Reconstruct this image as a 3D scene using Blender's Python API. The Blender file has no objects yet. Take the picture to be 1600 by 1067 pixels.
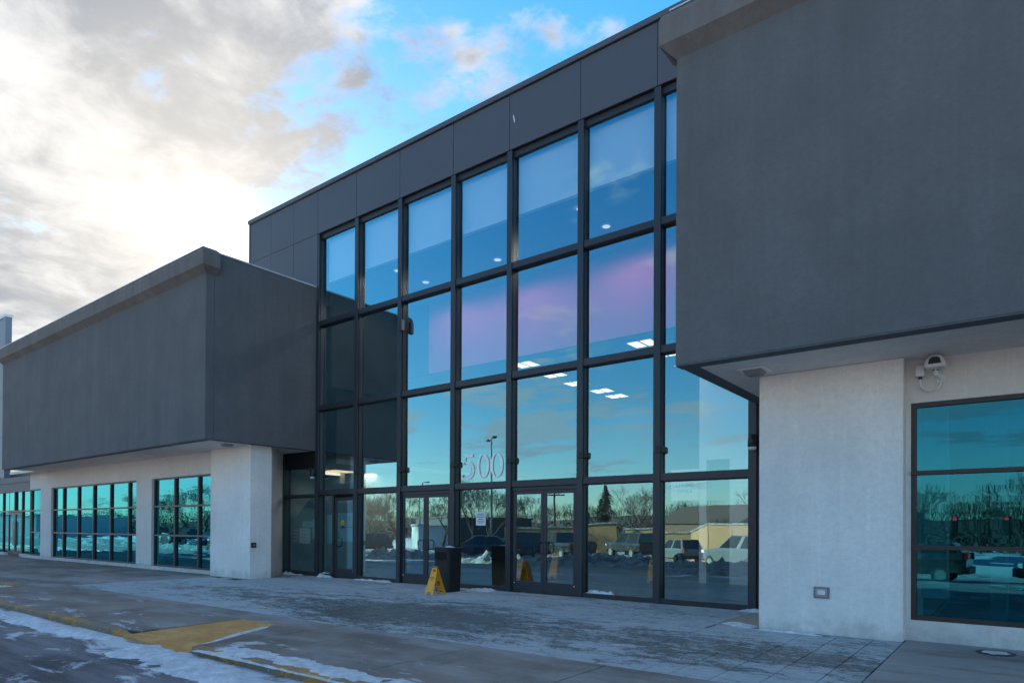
import bpy, bmesh, math, random
from mathutils import Vector, Matrix, noise
R = math.radians
random.seed(7)
scene = bpy.context.scene
COL = scene.collection

# ------------------------------------------------------------------ camera
cd = bpy.data.cameras.new('camera'); cam = bpy.data.objects.new('camera', cd); COL.objects.link(cam)
cd.sensor_width = 36.0; cd.lens = 1032.8134 / 1600 * 36
cd.shift_y = (816.8847 - 533.5) / 1600; cd.clip_end = 3000; cd.clip_start = .05
yaw, pitch, roll = R(37.632), R(.3801), R(.2905)
fw = Vector((-math.sin(yaw) * math.cos(pitch), math.cos(yaw) * math.cos(pitch), math.sin(pitch)))
rt = Vector((math.cos(yaw), math.sin(yaw), 0)); up = rt.cross(fw)
r2 = rt * math.cos(roll) + up * math.sin(roll); u2 = -rt * math.sin(roll) + up * math.cos(roll)
cam.matrix_world = Matrix(((r2.x, u2.x, -fw.x, 0), (r2.y, u2.y, -fw.y, -12.6609), (r2.z, u2.z, -fw.z, 1.55), (0, 0, 0, 1)))
scene.camera = cam

# ------------------------------------------------------------------ world and sun
SUN = Vector((-.81908, .43481, .37423)).normalized()
EL = math.asin(SUN.z)
world = bpy.data.worlds.new('World'); scene.world = world; world.use_nodes = True


class NT:
    def __init__(s, tree):
        s.t = tree; tree.nodes.clear()
    def n(s, typ, _out=0, **kw):
        nd = s.t.nodes.new(typ); ins = {}
        for k, v in kw.items():
            if k.startswith('i_'):
                ins[k[2:]] = v
            else:
                setattr(nd, k, v)
        for k, v in ins.items():
            sk = nd.inputs[int(k)] if k.isdigit() else nd.inputs[k.replace('_', ' ')]
            s.put(sk, v)
        return nd
    def put(s, sk, v):
        if hasattr(v, 'outputs'): v = v.outputs[0]
        if isinstance(v, bpy.types.NodeSocket): s.t.links.new(v, sk)
        else:
            if sk.type == 'RGBA' and len(v) == 3: v = (*v, 1)
            sk.default_value = v
    def math(s, op, a, b=None, c=None, clamp=False):
        nd = s.t.nodes.new('ShaderNodeMath'); nd.operation = op; nd.use_clamp = clamp
        for i, v in enumerate((a, b, c)):
            if v is not None: s.put(nd.inputs[i], v)
        return nd.outputs[0]
    def vmath(s, op, a, b=None, scale=None):
        nd = s.t.nodes.new('ShaderNodeVectorMath'); nd.operation = op
        s.put(nd.inputs[0], a)
        if b is not None: s.put(nd.inputs[1], b)
        if scale is not None: s.put(nd.inputs['Scale'], scale)
        return nd.outputs['Value'] if op in ('DOT_PRODUCT', 'LENGTH') else nd.outputs[0]
    def noise(s, vec, scale, detail=4, rough=.55, dist=0.):
        nd = s.t.nodes.new('ShaderNodeTexNoise')
        if vec is not None: s.put(nd.inputs['Vector'], vec)
        nd.inputs['Scale'].default_value = scale; nd.inputs['Detail'].default_value = detail
        nd.inputs['Roughness'].default_value = rough; nd.inputs['Distortion'].default_value = dist
        return nd.outputs['Fac']
    def ramp(s, v, a, b, lo=0., hi=1., smooth=True):
        nd = s.t.nodes.new('ShaderNodeMapRange')
        nd.interpolation_type = 'SMOOTHSTEP' if smooth else 'LINEAR'
        for k, x in zip(('Value', 'From Min', 'From Max', 'To Min', 'To Max'), (v, a, b, lo, hi)):
            s.put(nd.inputs[k], x)
        return nd.outputs[0]
    def mix(s, fac, a, b, mode='MIX'):
        nd = s.t.nodes.new('ShaderNodeMix'); nd.data_type = 'RGBA'; nd.blend_type = mode
        s.put(nd.inputs[0], fac); s.put(nd.inputs[6], a); s.put(nd.inputs[7], b)
        return nd.outputs[2]
    def mapping(s, vec, scale=(1, 1, 1), rot=(0, 0, 0), loc=(0, 0, 0)):
        nd = s.t.nodes.new('ShaderNodeMapping')
        s.put(nd.inputs[0], vec); nd.inputs['Location'].default_value = loc
        nd.inputs['Rotation'].default_value = rot; nd.inputs['Scale'].default_value = scale
        return nd.outputs[0]


w = NT(world.node_tree)
sky = w.n('ShaderNodeTexSky', sky_type='NISHITA', sun_disc=False)
sky.sun_elevation = EL; sky.sun_rotation = math.atan2(SUN.x, SUN.y)
sky.altitude = 300; sky.air_density = 1.0; sky.dust_density = .1; sky.ozone_density = 2.2
dirv = w.n('ShaderNodeTexCoord').outputs['Generated']
sep = w.n('ShaderNodeSeparateXYZ', i_0=dirv)
zc = w.math('ADD', w.math('MAXIMUM', sep.outputs[2], .0), .11)
pl = w.n('ShaderNodeCombineXYZ', i_0=w.math('DIVIDE', sep.outputs[0], zc), i_1=w.math('DIVIDE', sep.outputs[1], zc))
n1 = w.noise(w.mapping(pl, scale=(.8, 1.15, 1), rot=(0, 0, .5), loc=(3.1, 1.7, 0)), 1.7, 13, .58, .25)
n2 = w.noise(w.mapping(pl, scale=(1.0, .7, 1), rot=(0, 0, .6), loc=(9.3, 4.4, 2)), 1.35, 10, .58, .3)
n3 = w.noise(w.mapping(pl, loc=(1.3, 7.4, 5)), 6.5, 10, .62, .3)
WEST = Vector((-.92, .30, .28)).normalized()
tow = w.vmath('DOT_PRODUCT', dirv, tuple(WEST))
band = w.math('MULTIPLY', w.ramp(sep.outputs[2], .07, .13), w.ramp(sep.outputs[2], .17, .27, 1., 0.))
bias = w.math('ADD', w.ramp(tow, .80, .985, -.115, .17, False), w.math('ADD', w.math('MULTIPLY', band, .12), w.ramp(sep.outputs[2], .60, .85, 0., .15)))  # last term adds unseen cloud overhead to whiten the light below
cov = w.math('ADD', w.math('ADD', n1, bias), w.math('MULTIPLY', w.math('SUBTRACT', n3, .5), .30))
dens = w.ramp(cov, .475, .585)
sunv = w.math('MAXIMUM', w.vmath('DOT_PRODUCT', dirv, tuple(SUN)), 0.)
grey = w.ramp(w.math('ADD', n2, w.math('MULTIPLY', w.math('SUBTRACT', n3, .5), .55)), .33, .62)
K = .98                                     # cloud radiance before the background strength
grey = w.math('MULTIPLY', grey, w.ramp(tow, .5, .85, .12, 1.0))
ccol = w.mix(grey, (.95 * K, .94 * K, .93 * K), (.29 * K, .33 * K, .385 * K))
warm = w.ramp(w.vmath('DOT_PRODUCT', dirv, tuple(SUN)), .945, .998)
ccol = w.mix(w.math('MULTIPLY', warm, .5), ccol, (1.05 * K, .95 * K, .82 * K))
away = w.ramp(tow, .3, .8, .96, 1.0)
ccol = w.mix(1.0, ccol, w.n('ShaderNodeCombineColor', i_0=w.math('MULTIPLY', away, w.ramp(tow, .4, .8, .92, 1.)), i_1=away, i_2=w.math('MULTIPLY', away, w.ramp(tow, .4, .8, 1.16, 1.))), 'MULTIPLY')
LIM = 3.5                                    # bright parts of the clear sky roll off softly
raw = w.vmath('SCALE', sky.outputs[0], scale=.41)
den = w.vmath('ADD', w.vmath('SCALE', raw, scale=1 / LIM), (1, 1, 1))
hs = w.n('ShaderNodeHueSaturation', i_Saturation=1.52, i_Value=1.0, i_Color=w.vmath('DIVIDE', raw, den))
cool = w.mix(1.0, hs.outputs[0], (.97, .98, .97), 'MULTIPLY')
skc = w.mix(w.math('MULTIPLY', dens, .96), cool, ccol)
glow = w.math('ADD', w.math('MULTIPLY', w.math('POWER', sunv, 300.), w.math('MULTIPLY', n1, .75 * K)), w.math('MULTIPLY', w.math('POWER', sunv, 1500.), w.math('MULTIPLY', n1, 8. * K)))
gcol = w.vmath('SCALE', (1.0, .86, .66), scale=glow)
tot = w.mix(1.0, skc, gcol, 'ADD')
bg = w.n('ShaderNodeBackground', i_Color=tot, i_Strength=.15)
w.n('ShaderNodeOutputWorld', i_Surface=bg)
world.cycles.sampling_method = 'MANUAL'; world.cycles.sample_map_resolution = 1024

sl = bpy.data.lights.new('sun', 'SUN'); sl.energy = 3.0; sl.angle = R(.6); sl.color = (1., .87, .70)
so = bpy.data.objects.new('sun', sl); COL.objects.link(so); so.rotation_euler = SUN.to_track_quat('Z', 'Y').to_euler()
so.location = SUN * 120

vs = scene.view_settings
scene.display_settings.display_device = 'sRGB'
vs.view_transform = 'Standard'; vs.look = 'None'; vs.exposure = 2.88; vs.gamma = 1.0; vs.use_curve_mapping = False
scene.render.engine = 'CYCLES'
scene.cycles.use_denoising = True
scene.cycles.max_bounces = 10; scene.cycles.transparent_max_bounces = 24
scene.cycles.glossy_bounces = 5; scene.cycles.diffuse_bounces = 4
scene.cycles.caustics_reflective = False; scene.cycles.caustics_refractive = False
scene.cycles.sample_clamp_indirect = 6.0

# ------------------------------------------------------------------ materials
def newmat(name):
    m = bpy.data.materials.new(name); m.use_nodes = True
    return m, NT(m.node_tree)


def finish(nt, col, rough=.7, bump=None, bstr=.3, bdist=.01, metal=0., spec=.5, coat=0.):
    p = nt.n('ShaderNodeBsdfPrincipled', i_Base_Color=col, i_Roughness=rough, i_Metallic=metal)
    p.inputs['Specular IOR Level'].default_value = spec
    if coat: p.inputs['Coat Weight'].default_value = coat
    if bump is not None:
        b = nt.n('ShaderNodeBump', i_Strength=bstr, i_Distance=bdist, i_Height=bump)
        nt.put(p.inputs['Normal'], b)
    nt.n('ShaderNodeOutputMaterial', i_Surface=p)
    return p


def pos(nt): return nt.n('ShaderNodeNewGeometry').outputs['Position']


def plain(name, col, rough=.6, metal=0., var=.15, scale=6., bump=0., spec=.5, coat=0.):
    m, nt = newmat(name); P = pos(nt)
    v = nt.noise(P, scale, 5)
    c = nt.mix(v, tuple(x * (1 - var) for x in col), tuple(min(1, x * (1 + var)) for x in col))
    finish(nt, c, rough, nt.noise(P, 60, 3) if bump else None, bump, .004, metal, spec, coat)
    return m


def stucco(name, col, streak=.22, blotch=.16, bump=.5):
    m, nt = newmat(name); P = pos(nt)
    st = nt.noise(nt.mapping(P, scale=(3.2, 3.2, .22)), 1.0, 6, .6)
    st2 = nt.noise(nt.mapping(P, scale=(9, 9, .5)), 1.0, 4, .6)
    bl = nt.noise(P, .9, 6, .6); fine = nt.noise(P, 34, 5, .7)
    c = nt.mix(nt.ramp(st, .3, .72), tuple(x * (1 - streak) for x in col), tuple(x * (1 + streak) for x in col))
    c = nt.mix(nt.math('MULTIPLY', nt.ramp(st2, .52, .75), .25), c, tuple(x * 1.35 for x in col))
    c = nt.mix(1.0, c, nt.n('ShaderNodeCombineColor', **{'i_%d' % i: nt.ramp(bl, .25, .75, 1 - blotch, 1 + blotch) for i in range(3)}), 'MULTIPLY')
    c = nt.mix(nt.ramp(fine, .35, .7, 0, .30), c, tuple(x * .80 for x in col))
    zz = nt.n('ShaderNodeSeparateXYZ', i_0=P).outputs[2]
    sp_ = nt.math('ADD', nt.ramp(zz, 0., .55, .34, -.10), nt.math('MULTIPLY', nt.math('SUBTRACT', nt.noise(P, 4., 7, .7), .5), .9))
    c = nt.mix(nt.ramp(sp_, .1, .5, 0, .42), c, (.26, .235, .21))
    mot = nt.noise(P, 11., 6, .7)
    c = nt.mix(nt.ramp(mot, .42, .66, 0, .22), c, tuple(x * .70 for x in col))
    h = nt.math('ADD', nt.math('MULTIPLY', fine, .7), nt.math('MULTIPLY', mot, .6))
    finish(nt, c, .9, h, bump, .012, spec=.25)
    return m


M = {}
M['stucco_grey'] = stucco('grey_stucco', (.132, .134, .140), .05, .10, .6)
M['stucco_cap'] = stucco('cap_stucco', (.165, .155, .148), .12)
M['stucco_white'] = stucco('white_stucco', (.85, .81, .77), .025, .07, .7)
M['white_wall'] = stucco('white_painted_wall', (.72, .68, .65), .02, .05, .2)
M['soffit'] = stucco('soffit_plaster', (.76, .71, .66), .04, .06, .15)
M['panel'] = plain('grey_metal_panel', (.086, .089, .106), .5, .0, .05, .5, spec=.35)
M['panel_cap'] = plain('grey_metal_cap', (.085, .088, .098), .45, .0, .05, 2.)
M['tower_panel'] = plain('pale_blue_panel', (.16, .20, .25), .5, .0, .05, .5)
M['spandrel'] = plain('grey_spandrel', (.11, .12, .14), .6, .0, .06, .5)
M['cap_metal'] = plain('white_cap_metal', (.6, .62, .64), .35, .3, .05, 2.)
M['frame'] = plain('dark_aluminium', (.030, .032, .040), .42, .0, .1, 3., spec=.5)
M['frame_dark'] = plain('black_gasket', (.008, .008, .010), .6, .0, .1, 3.)
M['bronze'] = plain('bronze_aluminium', (.034, .020, .016), .45, .0, .15, 4.)
M['win_frame'] = plain('grey_window_frame', (.030, .038, .042), .45, .0, .1, 4.)
M['win_bar'] = plain('pale_window_bar', (.10, .10, .10), .45, .0, .1, 4.)
M['black'] = plain('black_plastic', (.010, .010, .011), .45, .0, .2, 8.)
M['bin'] = plain('black_bin_plastic', (.007, .008, .0085), .6, .0, .2, 5., bump=.1)
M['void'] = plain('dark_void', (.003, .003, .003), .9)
M['chrome'] = plain('steel', (.5, .5, .5), .3, .9, .05)
M['white_plastic'] = plain('white_plastic', (.72, .73, .74), .45, .0, .06, 8.)
M['grey_plastic'] = plain('grey_plastic', (.22, .23, .24), .5, .0, .08, 8.)
M['yellow'] = plain('yellow_plastic', (.90, .36, .005), .42, .0, .06, 5., spec=.5)
M['ink'] = plain('black_ink', (.012, .012, .012), .7)
M['paper'] = plain('white_paper', (.78, .79, .80), .8, var=.03)
M['redprint'] = plain('red_print', (.45, .03, .035), .6, var=.05)
M['numeral'] = plain('white_numeral', (.93, .94, .94), .5, .0, var=.02, spec=.6, coat=1.)
M['int_white'] = plain('interior_white_paint', (.84, .85, .85), .8, var=.04, scale=.6)
M['int_grey'] = plain('interior_grey_paint', (.20, .22, .22), .8, var=.06, scale=.6)
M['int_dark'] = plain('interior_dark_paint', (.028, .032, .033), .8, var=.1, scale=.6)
M['purple'] = plain('mauve_paint', (.46, .085, .20), .8, var=.04, scale=.5)
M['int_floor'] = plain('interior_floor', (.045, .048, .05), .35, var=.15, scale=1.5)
M['teal_board'] = plain('pale_teal_board', (.25, .55, .58), .6, var=.04)
M['rubber'] = plain('tyre_rubber', (.012, .012, .012), .8)
M['rim'] = plain('alloy_rim', (.30, .30, .31), .4, .6)
M['carglass'] = plain('car_glass', (.012, .016, .018), .06, spec=.8)
M['amber_lens'] = plain('red_lens', (.35, .01, .01), .2)
M['clear_lens'] = plain('clear_lens', (.65, .66, .68), .15)
M['galv'] = plain('galvanised_steel', (.16, .165, .17), .5, .2)
M['bark'] = plain('grey_bark', (.055, .045, .038), .9, var=.3, scale=5)
M['twig'] = plain('brown_twig', (.060, .047, .040), .9, var=.3, scale=3)
M['needle'] = plain('dark_needles', (.018, .032, .022), .85, var=.4, scale=1.2)
M['drybush'] = plain('rust_brown_twigs', (.10, .055, .042), .9, var=.35, scale=1.)
M['fence'] = plain('tan_boarding', (.38, .20, .10), .8, var=.14, scale=.7)
M['roofbrown'] = plain('brown_roof', (.075, .05, .042), .9, var=.2)
M['brick'] = plain('brown_brick', (.14, .075, .055), .9, var=.2)
M['darkbuild'] = plain('dark_cladding', (.04, .042, .05), .8, var=.1)
M['palebuild'] = plain('pale_cladding', (.40, .42, .44), .8, var=.1)


def emit(name, col, s):
    m, nt = newmat(name)
    e = nt.n('ShaderNodeEmission', i_Color=col, i_Strength=s); nt.n('ShaderNodeOutputMaterial', i_Surface=e)
    return m


M['troffer'] = emit('lit_diffuser', (1., .86, .66), .27)
M['troffer_warm'] = emit('lit_warm_diffuser', (1., .72, .38), .24)
M['downlight'] = emit('lit_downlight', (.9, .95, 1.), .13)
M['red_signal'] = emit('lit_red_signal', (1., .02, .04), 1.3)
M['winlight'] = emit('lit_ceiling_panel', (1., .95, .85), .6)


def carpaint(name, col):
    m, nt = newmat(name); P = pos(nt)
    c = nt.mix(nt.ramp(nt.noise(P, 3, 5), .45, .75, 0, .35), col, (.16, .16, .16))
    finish(nt, c, .28, coat=.6)
    return m


for k, c in dict(car_dark=(.012, .012, .014), car_brown=(.05, .035, .03), car_blue=(.02, .045, .08), car_white=(.62, .64, .66), car_silver=(.13, .14, .15),
                 car_teal=(.02, .05, .055), car_red=(.16, .02, .02)).items():
    M[k] = carpaint(k, c)

CLEARPANE = None


def glassmat(name, tint, refl, base, wob=.0, streak=(1, 1, 1), wscale=.5, pw=1.6):
    """one coated pane face: part mirror, part see-through, more mirror at a glancing angle"""
    m, nt = newmat(name); P = pos(nt)
    lw = nt.n('ShaderNodeLayerWeight', i_Blend=.5)
    fac = nt.math('MULTIPLY', nt.math('POWER', lw.outputs['Facing'], pw), 1 - base)
    fac = nt.math('ADD', fac, base, clamp=True)
    tr = nt.n('ShaderNodeBsdfTransparent', i_Color=tint)
    gl = nt.n('ShaderNodeBsdfGlossy', i_Color=refl, i_Roughness=.0)
    if wob:
        h = nt.noise(nt.mapping(P, scale=streak), wscale, 3, .5)
        b = nt.n('ShaderNodeBump', i_Strength=1.0, i_Distance=wob, i_Height=h)
        nt.put(gl.inputs['Normal'], b)
    # thin film of dust and old cleaning marks
    sm = nt.ramp(nt.noise(nt.mapping(P, scale=(1, 1, .5)), 1.6, 6, .6), .5, .8, 0, .035)
    df = nt.n('ShaderNodeBsdfDiffuse', i_Color=(.35, .36, .36))
    mx = nt.n('ShaderNodeMixShader', i_0=fac, i_1=tr, i_2=gl)
    mx2 = nt.n('ShaderNodeMixShader', i_0=sm, i_1=mx, i_2=df)
    nt.n('ShaderNodeOutputMaterial', i_Surface=mx2)
    return m


M['glass'] = glassmat('coated_clear_glass', (.90, .97, .98), (.44, .88, 1.), .34, .0012, (1, 1, 1), .55)
M['glass_teal'] = glassmat('coated_teal_glass', (.10, .36, .38), (.085, .45, .58), .42, .0035, (.25, .25, 2.0), 1.3)
M['glass_teal_dark'] = glassmat('coated_dark_teal_glass', (.10, .40, .42), (.055, .34, .46), .34, .0012, (.2, .2, 2.2), 1.2)
m_, nt_ = newmat('pane_back'); tr_ = nt_.n('ShaderNodeBsdfTransparent', i_Color=(1, 1, 1)); nt_.n('ShaderNodeOutputMaterial', i_Surface=tr_)
M['pane_back'] = m_


def ground_mats():
    # stamped paving under frost
    m, nt = newmat('frosted_paving'); P = pos(nt)
    big = nt.noise(nt.mapping(P, scale=(.22, .55, 1)), 1.0, 6, .6, .4)
    med = nt.noise(nt.mapping(P, scale=(1.0, 2.2, 1)), 1.3, 8, .65, .5)
    fine = nt.noise(P, 26, 6, .7); grit = nt.noise(P, 120, 3, .7)
    sp = nt.n('ShaderNodeSeparateXYZ', i_0=P)
    # trodden, bare band in front of the doors
    d = nt.math('ADD', nt.math('MULTIPLY', nt.math('ABSOLUTE', nt.math('ADD', sp.outputs[1], 4.4)), .30), nt.math('MULTIPLY', nt.math('ABSOLUTE', nt.math('ADD', sp.outputs[0], 9.0)), .050))
    trod = nt.ramp(nt.math('ADD', d, nt.math('MULTIPLY', nt.math('SUBTRACT', med, .5), .7)), .15, .75, -.14, .09)
    f = nt.math('ADD', nt.math('ADD', nt.math('MULTIPLY', big, .55), nt.math('MULTIPLY', med, .55)), trod)
    f = nt.math('ADD', f, nt.math('MULTIPLY', nt.math('SUBTRACT', fine, .5), .42))
    frost = nt.ramp(nt.math('ADD', nt.math('ADD', f, nt.math('MULTIPLY', nt.math('SUBTRACT', grit, .5), .4)), nt.math('MULTIPLY', nt.math('SUBTRACT', nt.noise(nt.mapping(P, scale=(.7, 1.5, 1)), 9., 7, .75, .6), .5), .9)), .40, .64)
    rnd = nt.n('ShaderNodeObjectInfo').outputs['Random']
    base = nt.mix(nt.ramp(fine, .3, .7), (.034, .038, .038), (.15, .155, .15))
    base = nt.mix(nt.math('MULTIPLY', rnd, .2), base, (.17, .16, .15))
    c = nt.mix(nt.math('MULTIPLY', frost, .80), base, (.50, .545, .575))
    white = nt.ramp(nt.math('ADD', nt.math('MULTIPLY', med, .6), nt.math('MULTIPLY', nt.noise(P, 9, 8, .75), .6)), .70, .82)
    c = nt.mix(nt.math('MULTIPLY', white, .75), c, (.66, .69, .72))
    finish(nt, c, nt.ramp(f, .35, .6, .42, .85), nt.math('ADD', nt.math('MULTIPLY', fine, .8), grit), .7, .012, spec=.35)
    M['paver'] = m
    # plain concrete
    m, nt = newmat('worn_concrete'); P = pos(nt)
    big = nt.noise(P, .55, 7, .62, .5); fine = nt.noise(P, 30, 6, .7)
    c = nt.mix(nt.ramp(big, .3, .7), (.18, .148, .125), (.34, .285, .245))
    c = nt.mix(nt.ramp(fine, .3, .75, 0, .5), c, (.13, .11, .10))
    wet = nt.ramp(nt.noise(nt.mapping(P, loc=(5, 2, 0)), 1.1, 8, .65, .6), .56, .64)
    c = nt.mix(nt.math('MULTIPLY', wet, .55), c, (.095, .075, .065))
    sn = nt.math('ADD', nt.noise(nt.mapping(P, scale=(.8, 1.8, 1), loc=(2, 8, 0)), 1.5, 9, .68, .3), nt.math('MULTIPLY', nt.math('SUBTRACT', fine, .5), .12))
    spx = nt.n('ShaderNodeSeparateXYZ', i_0=P)
    edge = nt.ramp(spx.outputs[1], -8.3, -6.9, .10, 0.)
    sn = nt.ramp(nt.math('ADD', sn, edge), .63, .70)
    c = nt.mix(nt.math('MULTIPLY', sn, .8), c, (.60, .63, .66))
    fr = nt.math('MULTIPLY', nt.ramp(spx.outputs[1], -7.6, -5.2), nt.ramp(spx.outputs[0], -30., -17., 0., .16))
    hz = nt.ramp(nt.math('ADD', nt.math('ADD', nt.noise(nt.mapping(P, scale=(.5, 1.4, 1), loc=(7, 1, 0)), .9, 8, .68), fr), nt.math('MULTIPLY', nt.math('SUBTRACT', fine, .5), .4)), .48, .70, 0, .5)
    c = nt.mix(hz, c, (.40, .41, .42))
    finish(nt, c, nt.math('SUBTRACT', .85, nt.math('MULTIPLY', wet, .35)), nt.math('ADD', fine, nt.math('MULTIPLY', sn, .8)), .5, .012, spec=.22)
    M['concrete'] = m
    m, nt = newmat('beige_concrete'); P = pos(nt)
    finish(nt, nt.mix(nt.noise(P, 5, 7, .7), (.30, .25, .20), (.46, .40, .33)), .85, nt.noise(P, 30, 6, .7), .4, .01, spec=.2); M['beige'] = m
    # joint filler
    m, nt = newmat('joint_filler'); P = pos(nt)
    c = nt.mix(nt.ramp(nt.noise(P, .7, 7, .7), .50, .62), (.045, .045, .046), (.45, .48, .51))
    finish(nt, c, .9, nt.noise(P, 60, 4), .5, .01)
    M['joint'] = m
    # yellow kerb paint, worn
    m, nt = newmat('worn_yellow_paint'); P = pos(nt)
    v = nt.math('ADD', nt.math('MULTIPLY', nt.noise(P, .8, 6, .7, .4), .6), nt.math('MULTIPLY', nt.noise(P, 9., 8, .75, .4), .4))
    c = nt.mix(nt.ramp(v, .49, .59), (.24, .19, .155), (.55, .27, .06))
    c = nt.mix(nt.ramp(nt.noise(P, 11, 6, .7), .60, .70, 0, .8), c, (.60, .63, .66))
    finish(nt, c, .8, nt.noise(P, 40, 5), .4, .01, spec=.1)
    M['kerb_yellow'] = m
    m, nt = newmat('ochre_ramp_surface'); P = pos(nt)
    v = nt.noise(nt.mapping(P, scale=(1, 1.5, 1)), 2.0, 8, .68, .5)
    c = nt.mix(nt.ramp(v, .3, .7), (.50, .25, .085), (.70, .38, .16))
    c = nt.mix(nt.ramp(nt.noise(P, 22, 6, .7), .45, .75, 0, .45), c, (.36, .20, .08))
    finish(nt, c, .85, nt.noise(P, 45, 5), .5, .012, spec=.08)
    M['ramp'] = m
    # asphalt: salt film, tyre tracks, snow that thickens with distance
    m, nt = newmat('salted_asphalt'); P = pos(nt)
    sp = nt.n('ShaderNodeSeparateXYZ', i_0=P)
    fine = nt.noise(P, 55, 5, .75); big = nt.noise(nt.mapping(P, scale=(.35, 1.1, 1)), .8, 7, .62, .6)
    trk = nt.noise(nt.mapping(P, scale=(.12, 1.9, 1), rot=(0, 0, R(14))), 1.0, 6, .6, .3)
    c = nt.mix(nt.ramp(fine, .3, .7), (.030, .026, .028), (.11, .095, .098))
    f = nt.math('ADD', nt.math('MULTIPLY', big, .5), nt.math('MULTIPLY', trk, .5))
    c = nt.mix(nt.math('MULTIPLY', nt.ramp(f, .34, .60), .82), c, (.30, .275, .29))
    near = nt.math('ADD', nt.ramp(sp.outputs[1], -9.9, -8.5, 0., .17), nt.ramp(sp.outputs[0], -12., -6., 0., .07))
    sn = nt.math('ADD', nt.math('ADD', nt.noise(nt.mapping(P, scale=(.7, 1.7, 1), rot=(0, 0, R(9))), 1.3, 9, .68, .4), near), nt.math('MULTIPLY', nt.math('SUBTRACT', fine, .5), .12))
    far = nt.ramp(sp.outputs[1], -60., -22., .22, 0., False)
    sn = nt.ramp(nt.math('ADD', sn, far), .60, .70)
    c = nt.mix(nt.math('MULTIPLY', sn, .85), c, (.66, .68, .72))
    finish(nt, c, .82, nt.math('ADD', fine, nt.math('MULTIPLY', sn, 1.2)), .6, .015, spec=.2)
    M['asphalt'] = m
    m, nt = newmat('packed_snow'); P = pos(nt)
    c = nt.mix(nt.ramp(nt.noise(P, 7, 8, .7), .35, .7), (.52, .54, .58), (.80, .82, .85))
    c = nt.mix(nt.ramp(nt.noise(P, 2.5, 8, .7), .58, .72, 0, .45), c, (.28, .25, .23))
    p = finish(nt, c, .8, nt.noise(P, 24, 8, .75), .8, .03, spec=.3)
    M['snow'] = m
    m, nt = newmat('dirty_snow'); P = pos(nt)
    c = nt.mix(nt.ramp(nt.noise(P, 3.5, 9, .75), .35, .68), (.11, .105, .10), (.52, .53, .55))
    finish(nt, c, .85, nt.noise(P, 9, 8, .75), 1., .08, spec=.3)
    M['dirty_snow'] = m


ground_mats()

# ------------------------------------------------------------------ mesh helpers
def off_of(parent):
    v = Vector((0, 0, 0)); p = parent
    while p is not None:
        v += p.location; p = p.parent
    return v


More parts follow.
